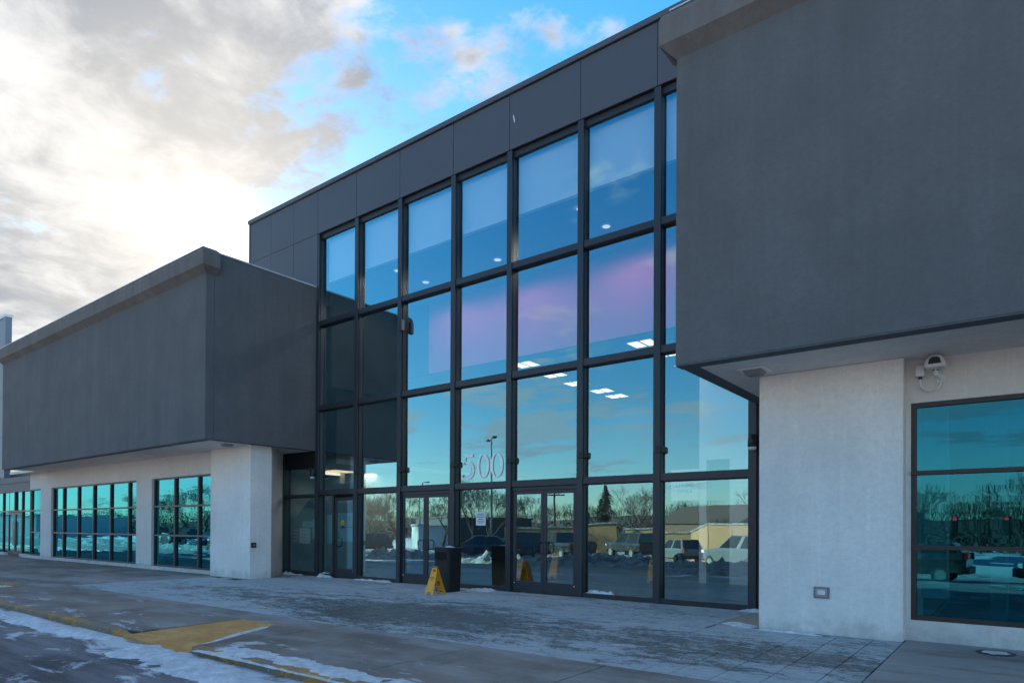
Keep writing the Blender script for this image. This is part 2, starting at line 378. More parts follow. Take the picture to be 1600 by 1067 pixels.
class MB:
    def __init__(s): s.v = []; s.f = []; s.m = []
    def add(s, vs, fs, mi=0):
        b = len(s.v); s.v += [Vector(x) for x in vs]; s.f += [tuple(b + i for i in f) for f in fs]; s.m += [mi] * len(fs)
        return s
    def box(s, x0, x1, y0, y1, z0, z1, mi=0):
        vs = [(x, y, z) for z in (z0, z1) for y in (y0, y1) for x in (x0, x1)]
        return s.add(vs, [(0, 2, 3, 1), (4, 5, 7, 6), (0, 1, 5, 4), (2, 6, 7, 3), (0, 4, 6, 2), (1, 3, 7, 5)], mi)
    def pane(s, x0, x1, y0, y1, z0, z1):
        """glass sheet: front face (towards -Y) slot 0, the rest slot 1"""
        vs = [(x, y, z) for z in (z0, z1) for y in (y0, y1) for x in (x0, x1)]
        s.add(vs, [(0, 1, 5, 4)], 0)
        return s.add(vs, [(0, 2, 3, 1), (4, 5, 7, 6), (2, 6, 7, 3), (0, 4, 6, 2), (1, 3, 7, 5)], 1)
    def prism(s, poly, axis, a, b, mi=0):
        """poly: 2-D points in the other two axes (kept in x,y,z order), extruded from a to b"""
        def P(q, t):
            return {'x': (t, q[0], q[1]), 'y': (q[0], t, q[1]), 'z': (q[0], q[1], t)}[axis]
        n = len(poly); vs = [P(q, a) for q in poly] + [P(q, b) for q in poly]
        fs = [tuple(range(n)), tuple(range(2 * n - 1, n - 1, -1))] + [(i, n + i, n + (i + 1) % n, (i + 1) % n) for i in range(n)]
        return s.add(vs, fs, mi)
    def tube(s, pts, r, n=8, mi=0, cap=True):
        pts = [Vector(p) for p in pts]; rs = r if isinstance(r, (list, tuple)) else [r] * len(pts)
        b = len(s.v); prev = None
        for i, p in enumerate(pts):
            t = (pts[min(i + 1, len(pts) - 1)] - pts[max(i - 1, 0)]).normalized()
            a = Vector((0, 0, 1)) if abs(t.z) < .9 else Vector((1, 0, 0))
            if prev is not None: a = prev
            u = (a - t * a.dot(t)).normalized(); vv = t.cross(u); prev = u
            for k in range(n):
                an = 2 * math.pi * k / n
                s.v.append(p + (u * math.cos(an) + vv * math.sin(an)) * rs[i])
        for i in range(len(pts) - 1):
            for k in range(n):
                s.f.append((b + i * n + k, b + i * n + (k + 1) % n, b + (i + 1) * n + (k + 1) % n, b + (i + 1) * n + k)); s.m.append(mi)
        if cap:
            s.f.append(tuple(b + k for k in range(n - 1, -1, -1))); s.m.append(mi)
            e = b + (len(pts) - 1) * n; s.f.append(tuple(e + k for k in range(n))); s.m.append(mi)
        return s
    def lathe(s, prof, c, n=16, axis='z', mi=0):
        b = len(s.v); c = Vector(c)
        for r, h in prof:
            for k in range(n):
                a = 2 * math.pi * k / n; x, y = r * math.cos(a), r * math.sin(a)
                s.v.append(c + Vector({'z': (x, y, h), 'y': (x, h, y), 'x': (h, x, y)}[axis]))
        for i in range(len(prof) - 1):
            for k in range(n):
                s.f.append((b + i * n + k, b + i * n + (k + 1) % n, b + (i + 1) * n + (k + 1) % n, b + (i + 1) * n + k)); s.m.append(mi)
        s.f.append(tuple(b + k for k in range(n - 1, -1, -1))); s.m.append(mi)
        e = b + (len(prof) - 1) * n; s.f.append(tuple(e + k for k in range(n))); s.m.append(mi)
        return s
    def build(s, name, mats, parent=None, bevel=0., smooth=False, fix=True):
        o_ = off_of(parent)
        me = bpy.data.meshes.new(name); me.from_pydata([tuple(v - o_) for v in s.v], [], s.f)
        if not isinstance(mats, (list, tuple)): mats = [mats]
        for m in mats: me.materials.append(M[m] if isinstance(m, str) else m)
        me.polygons.foreach_set('material_index', s.m)
        if smooth: me.polygons.foreach_set('use_smooth', [True] * len(s.f))
        if fix or bevel:
            bm = bmesh.new(); bm.from_mesh(me)
            if fix: bmesh.ops.recalc_face_normals(bm, faces=bm.faces)
            if bevel:
                es = [e for e in bm.edges if len(e.link_faces) == 2 and e.calc_face_angle(0) > .6]
                bmesh.ops.bevel(bm, geom=es, offset=bevel, segments=1, affect='EDGES')
            bm.to_mesh(me); bm.free()
        me.update()
        o = bpy.data.objects.new(name, me); COL.objects.link(o)
        if parent is not None: o.parent = parent
        return o


def tag(o, label=None, cat=None, group=None, kind=None):
    if label: o['label'] = label
    if cat: o['category'] = cat
    if group: o['group'] = group
    if kind: o['kind'] = kind
    return o


def root(name, loc, label=None, cat=None, group=None, kind=None, rz=0):
    o = bpy.data.objects.new(name, None); COL.objects.link(o); o.location = loc; o.rotation_euler.z = rz
    o.empty_display_size = .2
    return tag(o, label, cat, group, kind)


def kids(o): return [c for c in bpy.data.objects if c.parent == o]


def copy_tree(o, parent=None):
    c = o.copy(); COL.objects.link(c); c.parent = parent
    for ch in list(o.children): copy_tree(ch, c)
    return c


def text(name, s, size, mat, parent, loc, rot=(R(90), 0, 0), ext=.002, align='CENTER', sx=1.):
    cu = bpy.data.curves.new(name, 'FONT'); cu.body = s; cu.size = size; cu.extrude = ext; cu.align_x = align; cu.align_y = 'CENTER'
    cu.resolution_u = 3
    t = bpy.data.objects.new(name + '_src', cu); me = bpy.data.meshes.new_from_object(t)
    bpy.data.objects.remove(t); bpy.data.curves.remove(cu); me.name = name
    me.transform(Matrix.Diagonal((sx, 1, 1, 1)))
    me.materials.clear(); me.materials.append(M[mat])
    o = bpy.data.objects.new(name, me); COL.objects.link(o); o.parent = parent
    o.location = Vector(loc) - off_of(parent); o.rotation_euler = rot
    return o


# ------------------------------------------------------------------ ground
def zg(Y): return -.09 if Y > -9.5 else max(-1.6, -.09 - .034 * (-9.5 - Y))


def build_ground():
    xs = [-900, -300, -150, -80, -50, -35, -25, -15, -5, 5, 20, 60, 150, 400, 900]
    ys = [900, 300, 60, 20, -7.9, -8.3, -9.5, -16, -24, -34, -44, -53, -80, -150, -300, -900]
    b = MB(); vs = []
    for y in ys:
        z = -.30 if y > -8 else zg(y)
        if y < -100: z = -1.6 - (-100 - y) * .004
        vs += [(x, y, z) for x in xs]
    n = len(xs); fs = [(j * n + i, j * n + i + 1, (j + 1) * n + i + 1, (j + 1) * n + i) for j in range(len(ys) - 1) for i in range(n - 1)]
    b.add(vs, fs); o = b.build('ground', 'asphalt'); tag(o, kind='structure')
    o['label'] = 'dark salted asphalt with streaks of thin snow sloping away from the kerb'


build_ground()

walk = MB()
walk.box(-19.95, -10.37, -8.30, -6.66, -.40, -.02); walk.box(-8.425, 16, -8.30, -6.66, -.40, -.02); walk.box(-19.95, 16, -6.66, .9, -.40, -.02); walk.box(-70, -19.95, -6.75, .9, -.40, -.02)
sidewalk = walk.build('sidewalk', 'joint'); tag(sidewalk, 'frosted paved sidewalk in front of the glass entrance', kind='structure')


def slab(x0, x1, y0, y1, mat='concrete', g=.009, z=0., name='slab'):
    b = MB(); b.box(x0 + g, x1 - g, y0 + g, y1 - g, -.16, z + random.uniform(-.002, .001))
    return b.build(name, mat, sidewalk, bevel=.005)


# stamped pavers, courses running out from the building
def build_pavers():
    x = -19.5; cells = []
    while x < -1.32:
        wd = random.choice((.3, .45, .45, .6)); x1 = min(x + wd, -1.29)
        if -1.29 - x1 < .2: x1 = -1.29
        y = -6.05
        while y < -.03:
            ln = random.choice((.3, .45, .6, .75)); y1 = min(y + ln, -.02)
            if -.02 - y1 < .2: y1 = -.02
            lim = 0.
            cx, cy = (x + x1) / 2, (y + y1) / 2
            inside = (x1 > -3.95 and y1 > -2.16) or (x < -17.88 and y1 > -2.05)
            if inside and x < -4.1 and x1 > -3.95: cells.append((x, -3.955, y, y1))
            elif inside and x < -17.95 and x1 > -17.88: cells.append((-17.88, x1, y, y1))
            elif not inside: cells.append((x, x1, y, y1))
            elif y < -2.2 and x1 > -3.95: cells.append((x, x1, y, -2.17))
            y = y1
        x = x1
    cells.sort(key=lambda c: (c[0] + c[1]) ** 2 / 4 + ((c[2] + c[3]) / 2 + 12.66) ** 2)
    rest = MB()
    for i, (x0, x1, y0, y1) in enumerate(cells):
        b = MB() if i < 295 else rest
        z = random.uniform(-.004, .001); g = .0045
        b.box(x0 + g, x1 - g, y0 + g, y1 - g, -.06, z)
        if i < 295: b.build('paver', 'paver', sidewalk, bevel=.006)
    o = rest.build('paver_field', 'paver', sidewalk, bevel=.006); o['kind'] = 'stuff'
    return len(cells)


N_PAV = build_pavers()
# front strip of concrete slabs, right of and left of the ramp
xs_ = [-8.42, -7.47, -5.6, -3.72, -1.29, .9, 3.1, 5.3]
for a, b_ in zip(xs_, xs_[1:]):
    slab(a, b_, -8.28, -6.05)
for a, b_ in zip([-1.29, .9, 3.1], [.9, 3.1, 5.3]):
    slab(a, b_, -6.05, -3.9); slab(a, b_, -3.9, -1.89)
slab(-3.95, -3.28, -2.15, -.02, 'beige', z=-.001)                                        # bare slab beside the white pillar
slab(-8.42, -1.29, -6.09, -6.05, g=.001) if False else None
for a, b_ in zip([-19.9, -17.8, -15.9, -14.0, -12.2], [-17.8, -15.9, -14.0, -12.2, -10.33]):
    slab(a, b_, -8.28, -6.05, g=.006)
slab(-10.33, -8.42, -6.66, -6.05)
for a, b_ in zip([-38.6, -35.4, -32.2, -29, -25.9, -22.7], [-35.4, -32.2, -29, -25.9, -22.7, -19.52]):
    slab(a, b_, -6.74, -4.3); slab(a, b_, -4.3, -1.5)
slab(-45, -38.6, -6.74, -1.4); slab(-19.95, -19.52, -6.74, -2.0); slab(-60, -45, -6.74, -1.4)
slab(-19.5, -17.89, -2.06, -.02)
# the ochre ramp slopes down through a gap in the kerb
rp = MB(); rp.add([(-10.31, -6.65, .003), (-9.36, -6.65, .003), (-8.47, -8.50, -.080), (-10.31, -8.50, -.035),
                   (-10.31, -6.65, -.2), (-9.36, -6.65, -.2), (-8.47, -8.50, -.2), (-10.31, -8.50, -.2)],
                  [(0, 1, 2), (0, 2, 3), (4, 7, 6, 5), (0, 4, 5, 1), (1, 5, 6, 2), (2, 6, 7, 3), (3, 7, 4, 0)])
wg = MB(); wg.prism([(-9.345, -6.665), (-8.432, -6.665), (-8.432, -8.44)], 'z', -.16, .0); wg.build('slab', 'concrete', sidewalk)
rp.build('ramp', 'ramp', sidewalk)['label'] = 'ochre painted kerb ramp'


def kerb(x0, x1, y0, y1):
    b = MB(); b.box(x0 + .006, x1 - .006, y0, y1, -.34, .004)
    return b.build('kerb', 'kerb_yellow', sidewalk, bevel=.018)


x = -19.95
for x1 in [-18.1, -16.25, -14.4, -12.5, -10.9]:
    kerb(x, x1, -8.46, -8.285); x = x1
b = MB(); b.add([(-10.9, -8.46, .004), (-10.9, -8.285, .004), (-10.32, -8.285, -.09), (-10.32, -8.46, -.10), (-10.9, -8.46, -.3), (-10.9, -8.285, -.3), (-10.32, -8.285, -.3), (-10.32, -8.46, -.3)],
                [(0, 1, 2, 3), (4, 7, 6, 5), (0, 4, 5, 1), (1, 5, 6, 2), (2, 6, 7, 3), (3, 7, 4, 0)]); b.build('kerb', 'kerb_yellow', sidewalk)
x = -8.42
for x1 in [-7.4, -5.6, -3.7, -1.8, .1, 2, 4]:
    kerb(x, x1, -8.46, -8.285); x = x1
for x0 in range(-60, -20, 4):
    kerb(max(x0, -60), min(x0 + 4, -20.1), -6.92, -6.745)
b = MB(); b.box(-20.1, -19.95, -8.46, -6.745, -.34, .003); b.build('kerb', 'kerb_yellow', sidewalk, bevel=.015)


# snow lying in drifts: a height field that sinks below the surface where there is no snow
def snow_strip(name, pts, width, height, base, seed, mat='snow', step=.06, cut=.42, skew=0.):
    b = MB(); rows = []
    for (p, q) in zip(pts, pts[1:]):
        p, q = Vector(p), Vector(q); n = max(2, int((q - p).length / step)); rows += [(p.lerp(q, i / n), (q - p).normalized()) for i in range(n)]
    nv = max(5, int(width * 2 / step)); vs = []; n = 0
    for (c, t) in rows:
        s_ = Vector((-t.y, t.x, 0))
        endf = min(1., n / 6, (len(rows) - 1 - n) / 6); n += 1
        for j in range(nv + 1):
            u = j / nv * 2 - 1; p = c + s_ * (u * width)
            nz = noise.fractal(Vector((p.x * 1.7 + seed, p.y * 1.7, seed * .3)), 1., 2., 5) * .5 + .5
            nf = noise.fractal(Vector((p.x * 9 + seed, p.y * 9, seed)), 1., 2., 4) * .5
            h = (1 - abs(u) ** 1.6) * 1.15 * (nz * 1.25 + .12) * endf - cut + nf * .42
            z = base(p) if callable(base) else base
            vs.append((p.x, p.y, z + max(-.03, h * height)))
    m = nv + 1
    fs = [(i * m + j, i * m + j + 1, (i + 1) * m + j + 1, (i + 1) * m + j) for i in range(len(rows) - 1) for j in range(nv)
          if max(vs[i * m + j][2], vs[i * m + j + 1][2], vs[(i + 1) * m + j + 1][2], vs[(i + 1) * m + j][2]) > (base(Vector(vs[i * m + j])) if callable(base) else base) - .01]
    b.add(vs, fs); o = b.build(name, mat, smooth=True, fix=False); o['kind'] = 'stuff'
    return o


zr = lambda p: zg(p.y)
snow_strip('snow', [(-24.5, -7.35, 0), (-20.0, -7.3, 0)], .55, .16, zr, 2.2)['label'] = 'patch of snow in the road beyond the kerb'
snow_strip('snow', [(-18.5, -8.85, 0), (-14, -8.80, 0), (-10.2, -8.70, 0)], .32, .09, zr, 5.1, cut=.41)['label'] = 'snow strip along the yellow kerb'
snow_strip('snow', [(-9.6, -8.75, 0), (-7.5, -8.85, 0), (-5.2, -8.75, 0), (-3, -8.8, 0)], .52, .09, zr, 9.4, cut=.41)['label'] = 'broad snow strip along the near kerb'
snow_strip('snow', [(-8.3, -8.25, 0), (-6.4, -8.2, 0), (-4.4, -8.2, 0)], .30, .03, 0., 3.3, cut=.42)
snow_strip('snow', [(-9.30, -6.7, 0), (-8.46, -8.35, 0)], .05, .03, 0., 1.3, cut=.2)
for i, (x0, x1, y) in enumerate([(-15.6, -13.9, -.07), (-17.4, -16.4, -.08), (-11.0, -10.0, -.08), (-19.2, -17.9, -.10)]):
    snow_strip('snow', [(x0, y, 0), (x1, y - .01, 0)], .13, .10, 0., 11 + i * 3.7, step=.035, cut=.34)
snow_strip('snow', [(-10.95, -.45, 0), (-10.0, -.18, 0)], .28, .09, 0., 31.7, step=.04, cut=.34)
snow_strip('snow', [(-7.75, .085, 0), (-6.95, .085, 0)], .05, .09, .095, 21., step=.02, cut=.16)
snow_strip('snow', [(-17.35, .085, 0), (-16.85, .085, 0)], .05, .06, .095, 23., step=.02, cut=.16)
snow_strip('snow', [(-4.35, -.10, 0), (-3.4, -.16, 0)], .12, .07, 0., 27., step=.03, cut=.36)
snow_strip('snow', [(-3.9, -1.75, 0), (-3.3, -2.15, 0)], .24, .04, 0., 29., step=.03, cut=.38)
snow_strip('snow', [(-3.3, -2.25, 0), (-2.2, -2.32, 0)], .07, .04, 0., 33., step=.03, cut=.3)
o = snow_strip('snow_bank', [(-30, -12.6, 0), (-20, -12.5, 0), (-13, -12.2, 0), (-8.6, -11.8, 0), (-6.0, -11.4, 0)], 1.4, .56, zr, 41., 'dirty_snow', step=.16, cut=.2)
o['label'] = 'ploughed bank of dirty snow mirrored in the right-hand glass bays'
o = snow_strip('snow_bank', [(-75, -17, 0), (-60, -17.5, 0), (-46, -17, 0), (-36, -16.5, 0)], 1.6, .4, zr, 47., 'dirty_snow', step=.2, cut=.2)
o['label'] = 'long low bank of ploughed snow mirrored in the left wing windows'

# ------------------------------------------------------------------ the glass entrance block
XM = [-17.54, -15.66, -13.79, -11.76, -9.90, -7.87, -6.0, -4.04]
ZR = [2.61, 5.26, 7.92]; ZH = 10.74
ent = root('entrance_building', (-11, 0, 0), 'tall glass entrance block with a grey panel fascia, number 500 on its glass', 'building')
YG = .15


def mullion(xc, z0, z1, wd=.15):
    b = MB(); b.box(xc - wd / 2, xc + wd / 2, .012, .05, z0, z1); b.box(xc - wd * .28, xc + wd * .28, .05, .085, z0, z1, 1)
    b.box(xc - wd * .44, xc + wd * .44, .085, .30, z0, z1)
    b.build('mullion', ['frame', 'frame_dark'], ent)


for xm in XM: mullion(xm, 0, ZH - .01)
b = MB(); b.box(-3.965, -3.86, .04, .30, 0, 3.9); b.build('mullion', 'frame_dark', ent)
mullion(-19.36, 0, 3.95, .10)


def rail(x0, x1, zc, h=.15, y0=.035, nm='transom'):
    b = MB(); b.box(x0, x1, y0, .27, zc - h / 2, zc + h / 2); b.box(x0, x1, y0 + .03, .26, zc - h / 2 - .022, zc - h / 2, 1)
    b.build(nm, ['frame', 'frame_dark'], ent)


def pane(x0, x1, z0, z1, parent=None, mat='glass', y=YG):
    parent = parent or ent
    b = MB(); b.pane(x0, x1, y, y + .012, z0, z1)
    c = Vector(((x0 + x1) / 2, y, (z0 + z1) / 2))
    rx, rz = random.gauss(0, R(.09)), random.gauss(0, R(.11))
    mt = Matrix.Translation(c) @ Matrix.Rotation(rx, 4, 'X') @ Matrix.Rotation(rz, 4, 'Z') @ Matrix.Translation(-c)
    b.v = [mt @ v for v in b.v]
    return b.build('pane', [mat, 'pane_back'], parent)


def leaf(x0, x1, hinge_left, handle=True, rot=0.):
    """a stile-and-rail glazed door leaf"""
    hx = x0 if hinge_left else x1
    st = .075; zb, zt, z1 = .27, 2.345, 2.43
    b = MB()
    b.box(x0, x0 + st, .075, .125, .012, z1); b.box(x1 - st, x1, .075, .125, .012, z1)
    b.box(x0 + st, x1 - st, .077, .123, .012, zb); b.box(x0 + st, x1 - st, .077, .123, zt, z1)
    d = b.build('door', 'frame', ent)
    off = Vector((hx, .1, 0)) - off_of(ent)
    d.data.transform(Matrix.Translation(-off)); d.location = off
    pane(x0 + st, x1 - st, zb, zt, d, y=.098)
    if handle:
        xh = (x1 - .05) if hinge_left else (x0 + .05); dx = -.12 if hinge_left else .12
        h = MB(); h.tube([(xh, .075, .94), (xh + dx * .15, .01, .94), (xh + dx, .0, .95), (xh + dx * 1.25, .0, 1.0), (xh + dx * 1.25, .0, 1.14), (xh + dx, .0, 1.19), (xh + dx * .15, .01, 1.20), (xh, .075, 1.20)], .013, 8)
        h.build('handle', 'black', d, smooth=True)
    for zz in (.35, 1.25, 2.25):
        h = MB(); xx = x0 - .012 if hinge_left else x1 + .012
        h.tube([(xx, .062, zz - .055), (xx, .062, zz + .055)], .014, 8); h.build('hinge', 'black', d)
    s_ = MB(); s_.lathe([(.014, 0), (.014, -.012)], (x0 + .045 if hinge_left else x1 - .045, .075, .22), 10, 'y'); s_.build('sensor_dot', 'white_plastic', d)
    d.rotation_euler.z = rot
    return d


for i in range(7):
    xa, xb = XM[i] + .066, XM[i + 1] - .066
    for k, z in enumerate(ZR): rail(xa, xb, z)
    rail(xa, xb, ZH - .075, .15, .10, 'head_rail')
    edges = [(2.685, 5.165), (5.335, 7.825), (7.995, 10.57)]
    for (a, c) in edges: pane(xa, xb, a, c)
    if i in (2, 4):
        hb = MB(); hb.box(xa, xa + .035, .06, .16, 0, 2.47); hb.box(xb - .035, xb, .06, .16, 0, 2.47); hb.box(xa + .035, xb - .035, .06, .16, 2.44, 2.51)
        hb.build('door_frame', 'frame', ent)
        mid = (xa + xb) / 2
        leaf(xa + .05, mid - .004, True, True); leaf(mid + .004, xb - .05, False, True)
    elif i == 0:
        rail(xa, -16.76, .05, .10); pane(xa, -16.76, .10, 2.51)
        hb = MB(); hb.box(-16.78, -16.70, .05, .2, 0, 2.51); hb.build('door_frame', 'frame', ent)
        leaf(-16.68, xb - .03, False, True)
    else:
        rail(xa, xb, .05, .10); pane(xa, xb, .10, 2.51)
# low bay left of the first mullion, under the grey overhang
xa, xb = -19.31, XM[0] - .066
b = MB(); b.box(xa, xb, .05, .25, 3.42, 3.95); b.build('header_panel', 'frame_dark', ent)
rail(xa, xb, 2.53, .09); rail(xa, xb, .05, .10); pane(xa, xb, .10, 2.48); pane(xa, xb, 2.575, 3.42)

# grey fascia panels with open joints
XJ = [-21.44, -20.125, -18.826, -17.54, -15.66, -13.79, -11.76, -9.90, -7.87, -6.0, -4.04, -2.17, -.3, 1.57, 3.44, 5.3]
for i, (a, c) in enumerate(zip(XJ, XJ[1:])):
    z0, z1 = ZH + .006, 12.08
    b = MB(); b.box(a + .007, c - .007, 0.0, .04, z0, z1); b.build('panel', 'panel', ent, bevel=.003)
    if i < 3:
        b = MB(); b.box(a + .007, c - .007, 0.0, .04, 8.6, ZH - .006); b.build('panel', 'panel', ent, bevel=.003)
b = MB(); b.box(-21.42, 5.3, .045, .30, ZH, 12.1); b.box(-21.42, -17.66, .045, .30, 3.97, ZH); b.build('backing_wall', 'frame_dark', ent)
b = MB(); b.box(-21.44, -21.40, .31, 22, 0, 12.05); b.build('side_wall', 'panel', ent)
b = MB(); b.box(-21.39, 5.3, .31, 22, 11.2, 11.4); b.build('roof_deck', 'int_grey', ent)
b = MB()
prof = [(-.055, 12.10), (-.055, 12.235), (.30, 12.235), (.30, 12.10)]
b.prism(prof, 'x', -21.49, 5.3); b.box(-21.49, -21.2, .3, 22, 12.10, 12.235)
b.build('coping', 'panel_cap', ent, bevel=.01)
b = MB(); b.box(-21.46, -21.40, -.02, .012, 8.6, 12.1); b.build('corner_trim', 'panel_cap', ent)
# white streak (bird dropping) on the fascia
b = MB(); b.tube([(-9.78, -.004, 11.55), (-9.75, -.004, 11.42), (-9.745, -.004, 11.36)], [.012, .016, .006], 6); b.build('streak', 'paper', ent)

# interior
def part(name, mat, parent, *boxes, **kw):
    b = MB()
    for q in boxes: b.box(*q)
    return b.build(name, mat, parent, **kw)


part('floor', 'int_floor', ent, (-24, 4, .30, 20, -.2, -.004))
part('bulkhead', 'int_white', ent, (-17.4, 4, .34, .46, 9.28, 11.1))
part('upper_ceiling', 'int_grey', ent, (-17.4, 4, .46, 3.7, 9.28, 9.4))
b = MB(); b.box(-16.3, 4, 3.7, 3.85, 6.86, 9.28); b.build('mauve_wall', 'purple', ent)
part('upper_wall', 'int_dark', ent, (-21, -16.3, 3.705, 3.85, 6.86, 9.4))
part('mezzanine_ceiling', 'int_grey', ent, (-21, 4, 3.85, 20, 6.86, 7.0))
part('inner_side_wall', 'int_dark', ent, (-17.5, -17.4, .46, 3.7, 6.0, 10.7))
part('back_wall', 'int_dark', ent, (-24, 4, 19.8, 20, 0, 7))
part('left_wall', 'int_dark', ent, (-24.2, -24, .3, 20, 0, 7))
part('right_wall', 'int_grey', ent, (-.4, -.2, .5, 20, 0, 9.3))
part('partition', 'int_white', ent, (-7.33, -7.12, 5.64, 5.8, 0, 6.86), (-7.12, -6.45, 5.64, 5.8, 3.5, 6.86), (-6.45, -.4, 5.64, 5.8, 0, 6.86))
part('rear_partition', 'int_dark', ent, (-24, -8.5, 12, 12.2, 0, 6.86))
part('lower_ceiling', 'int_grey', ent, (-24, -17.7, .9, 12, 3.6, 3.75))
part('wall_above_ceiling', 'int_dark', ent, (-17.8, -17.7, .9, 12, 3.75, 6.86))
part('stair_wall', 'int_grey', ent, (-24, -17.8, 4.2, 4.35, 0, 3.6))
b = MB(); b.prism([(-22.6, .95), (-20.15, 3.05), (-17.9, 3.05), (-17.9, 0), (-22.6, 0)], 'y', 2.0, 2.08); b.build('stair_side', 'int_dark', ent)

# ------------------------------------------------------------------ left wing
lw = root('side_wing', (-26, -2, 0), 'left wing with a dark grey stucco upper storey over white walls and teal windows', 'building')
XL, XLF, YF, YW = -17.6, -34.8, -3.545, -1.80
ZB, ZT = 3.93, 9.08


def wing_upper(par, x0, x1, cut_left, cut_right, side_mat=True):
    b = MB(); b.box(x0, x1, YF, YF + .25, ZB, 8.95); b.build('front_wall', 'stucco_grey', par, bevel=.012)


def coping(par, x0, x1, ret_l=None, ret_r=None):
    # (depth out from the wall, z): sloping underside, upright face, rounded top
    pr = [(0., 8.43), (-.19, 8.60), (-.19, 8.96), (-.165, 9.04), (-.10, 9.09), (.0, 9.10), (.26, 9.10), (.26, 8.43)]
    b = MB()
    xa = x0 - (.19 if ret_l else 0); xb = x1 + (.19 if ret_r else 0)
    def corner(xw, sgn, d, z):                 # mitre the end
        return (xw + sgn * (-d if d < 0 else 0), YF + d, z)
    n = len(pr)
    L = [corner(x0, -1, d, z) if ret_l else (x0, YF + d, z) for d, z in pr]
    Rr = [corner(x1, 1, d, z) if ret_r else (x1, YF + d, z) for d, z in pr]
    b.add(L + Rr, [tuple(range(n)), tuple(range(2 * n - 1, n - 1, -1))] + [(i, n + i, n + (i + 1) % n, (i + 1) % n) for i in range(n)])
    for on, xw, sg in ((ret_l, x0, -1), (ret_r, x1, 1)):
        if not on: continue
        A = [corner(xw, sg, d, z) for d, z in pr[:6]]
        yb = YF + on
        Bk = [(xw + sg * (-d), yb, z) for d, z in pr[:6]]
        A.append((xw - sg * .1, YF + .26, 9.10)); A.append((xw - sg * .1, YF + .26, 8.43)); Bk.append((xw - sg * .1, yb, 9.10)); Bk.append((xw - sg * .1, yb, 8.43))
        m = len(A)
        b.add(A + Bk, [tuple(range(m)), tuple(range(2 * m - 1, m - 1, -1))] + [(i, m + i, m + (i + 1) % m, (i + 1) % m) for i in range(m)])
    return b.build('coping', 'stucco_cap', par)


wing_upper(lw, XLF, XL, 0, 0)
part('side_wall', 'stucco_grey', lw, (XL - .25, XL - .002, YF + .25, .04, ZB, 9.06))
part('side_wall_cap', 'cap_metal', lw, (XL - .30, XL + .02, YF + .34, .0, 9.065, 9.105))
coping(lw, XLF, XL, None, .30)
part('coping_flashing', 'cap_metal', lw, (XLF, XL + .06, YF - .12, YF + .28, 9.103, 9.125))
part('soffit', 'soffit', lw, (XLF, XL - .003, YF + .25, .04, ZB + .004, ZB + .12), (-38.2, XLF, YF + 1.2, .04, ZB + .004, ZB + .12))
part('soffit_lip', 'stucco_cap', lw, (XLF, XL, YF + .003, YF + .25, ZB - .012, ZB))
part('roof', 'int_grey', lw, (XLF, XL - .26, YF + .26, 18, 8.7, 8.8))
part('rear_mass', 'int_dark', lw, (XLF, -24.3, 4.5, 18, 0, 8.6))
# white ground-floor wall with its window openings
W1 = (-24.60, -20.48); W2 = (-34.40, -25.83); W3 = (-37.20, -35.72); ZW0, ZW1 = .13, 3.22
part('upper_band', 'white_wall', lw, (-37.25, -20.15, YW, YW + .25, ZW1, ZB + .003))
part('plinth', 'white_wall', lw, (-38.3, -20.15, YW - .03, YW + .22, -.02, ZW0 - .01))
for (a, c) in ((W2[1], W1[0]), (W3[1], W2[0])):
    b = MB(); zz = [ZW0, 1.205, 1.225, 2.215, 2.235, ZW1]
    for z0, z1 in ((.13, 1.207), (1.222, 2.217), (2.232, ZW1 - .012)):
        b.box(a, c, YW - .035, YW + .2, z0, z1)
    b.box(a + .01, c - .01, YW, YW + .19, .13, ZW1)
    b.build('pier', 'white_wall', lw)
part('pier', 'white_wall', lw, (-20.48, -20.15, YW - .012, YW + .2, ZW0 - .01, ZW1))
# the thick end pillar, its inner corner splayed back to the glass
b = MB(); b.prism([(-20.15, -2.02), (-17.9, -2.02), (-17.9, -1.32), (-19.44, .10), (-20.15, .10)], 'z', -.02, ZB + .003); b.build('pillar', 'stucco_white', lw, bevel=.01)


def window(par, x0, x1, muls, yw, glass='glass_teal', bars=(1.215, 2.225), fm='win_frame', bm_='win_bar', z0=ZW0, z1=ZW1, fr=.05, h_over=True):
    yo = yw + .05
    b = MB(); b.box(x0, x1, yo, yo + .10, z0, z0 + fr); b.box(x0, x1, yo, yo + .10, z1 - fr, z1)
    b.box(x0, x0 + fr, yo, yo + .10, z0 + fr, z1 - fr); b.box(x1 - fr, x1, yo, yo + .10, z0 + fr, z1 - fr)
    wn = b.build('window', fm, par)
    xs = [x0 + fr] + list(muls) + [x1 - fr]; zs = [z0 + fr] + list(bars) + [z1 - fr]
    for xm in muls:
        b = MB(); b.box(xm - .045, xm + .045, yo - .015, yo + .09, z0 + fr, z1 - fr); b.build('glazing_bar', fm, wn)
    for zm in bars:
        b = MB(); b.box(x0 + .004, x1 - .004, yo - .035, yo + .08, zm - .028, zm + .028); b.build('glazing_bar', bm_, wn)
    for a, c in zip(xs, xs[1:]):
        for d, e in zip(zs, zs[1:]): pane(a, c, d, e, wn, glass, yo + .05)
    return wn


window(lw, *W1, (-23.05, -21.42), YW)
window(lw, *W2, (-33.2, -31.55, -29.94, -28.29, -26.66), YW)
window(lw, *W3, (), YW, 'glass_teal_dark')
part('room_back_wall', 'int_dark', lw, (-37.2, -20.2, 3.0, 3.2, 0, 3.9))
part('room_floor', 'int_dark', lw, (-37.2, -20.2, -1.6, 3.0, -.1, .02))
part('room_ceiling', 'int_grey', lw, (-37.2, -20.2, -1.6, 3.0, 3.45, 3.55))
part('room_column', 'int_white', lw, (-20.9, -20.55, -.9, -.6, .02, 3.45), (-27.0, -26.3, -.6, -.3, .02, 3.45))

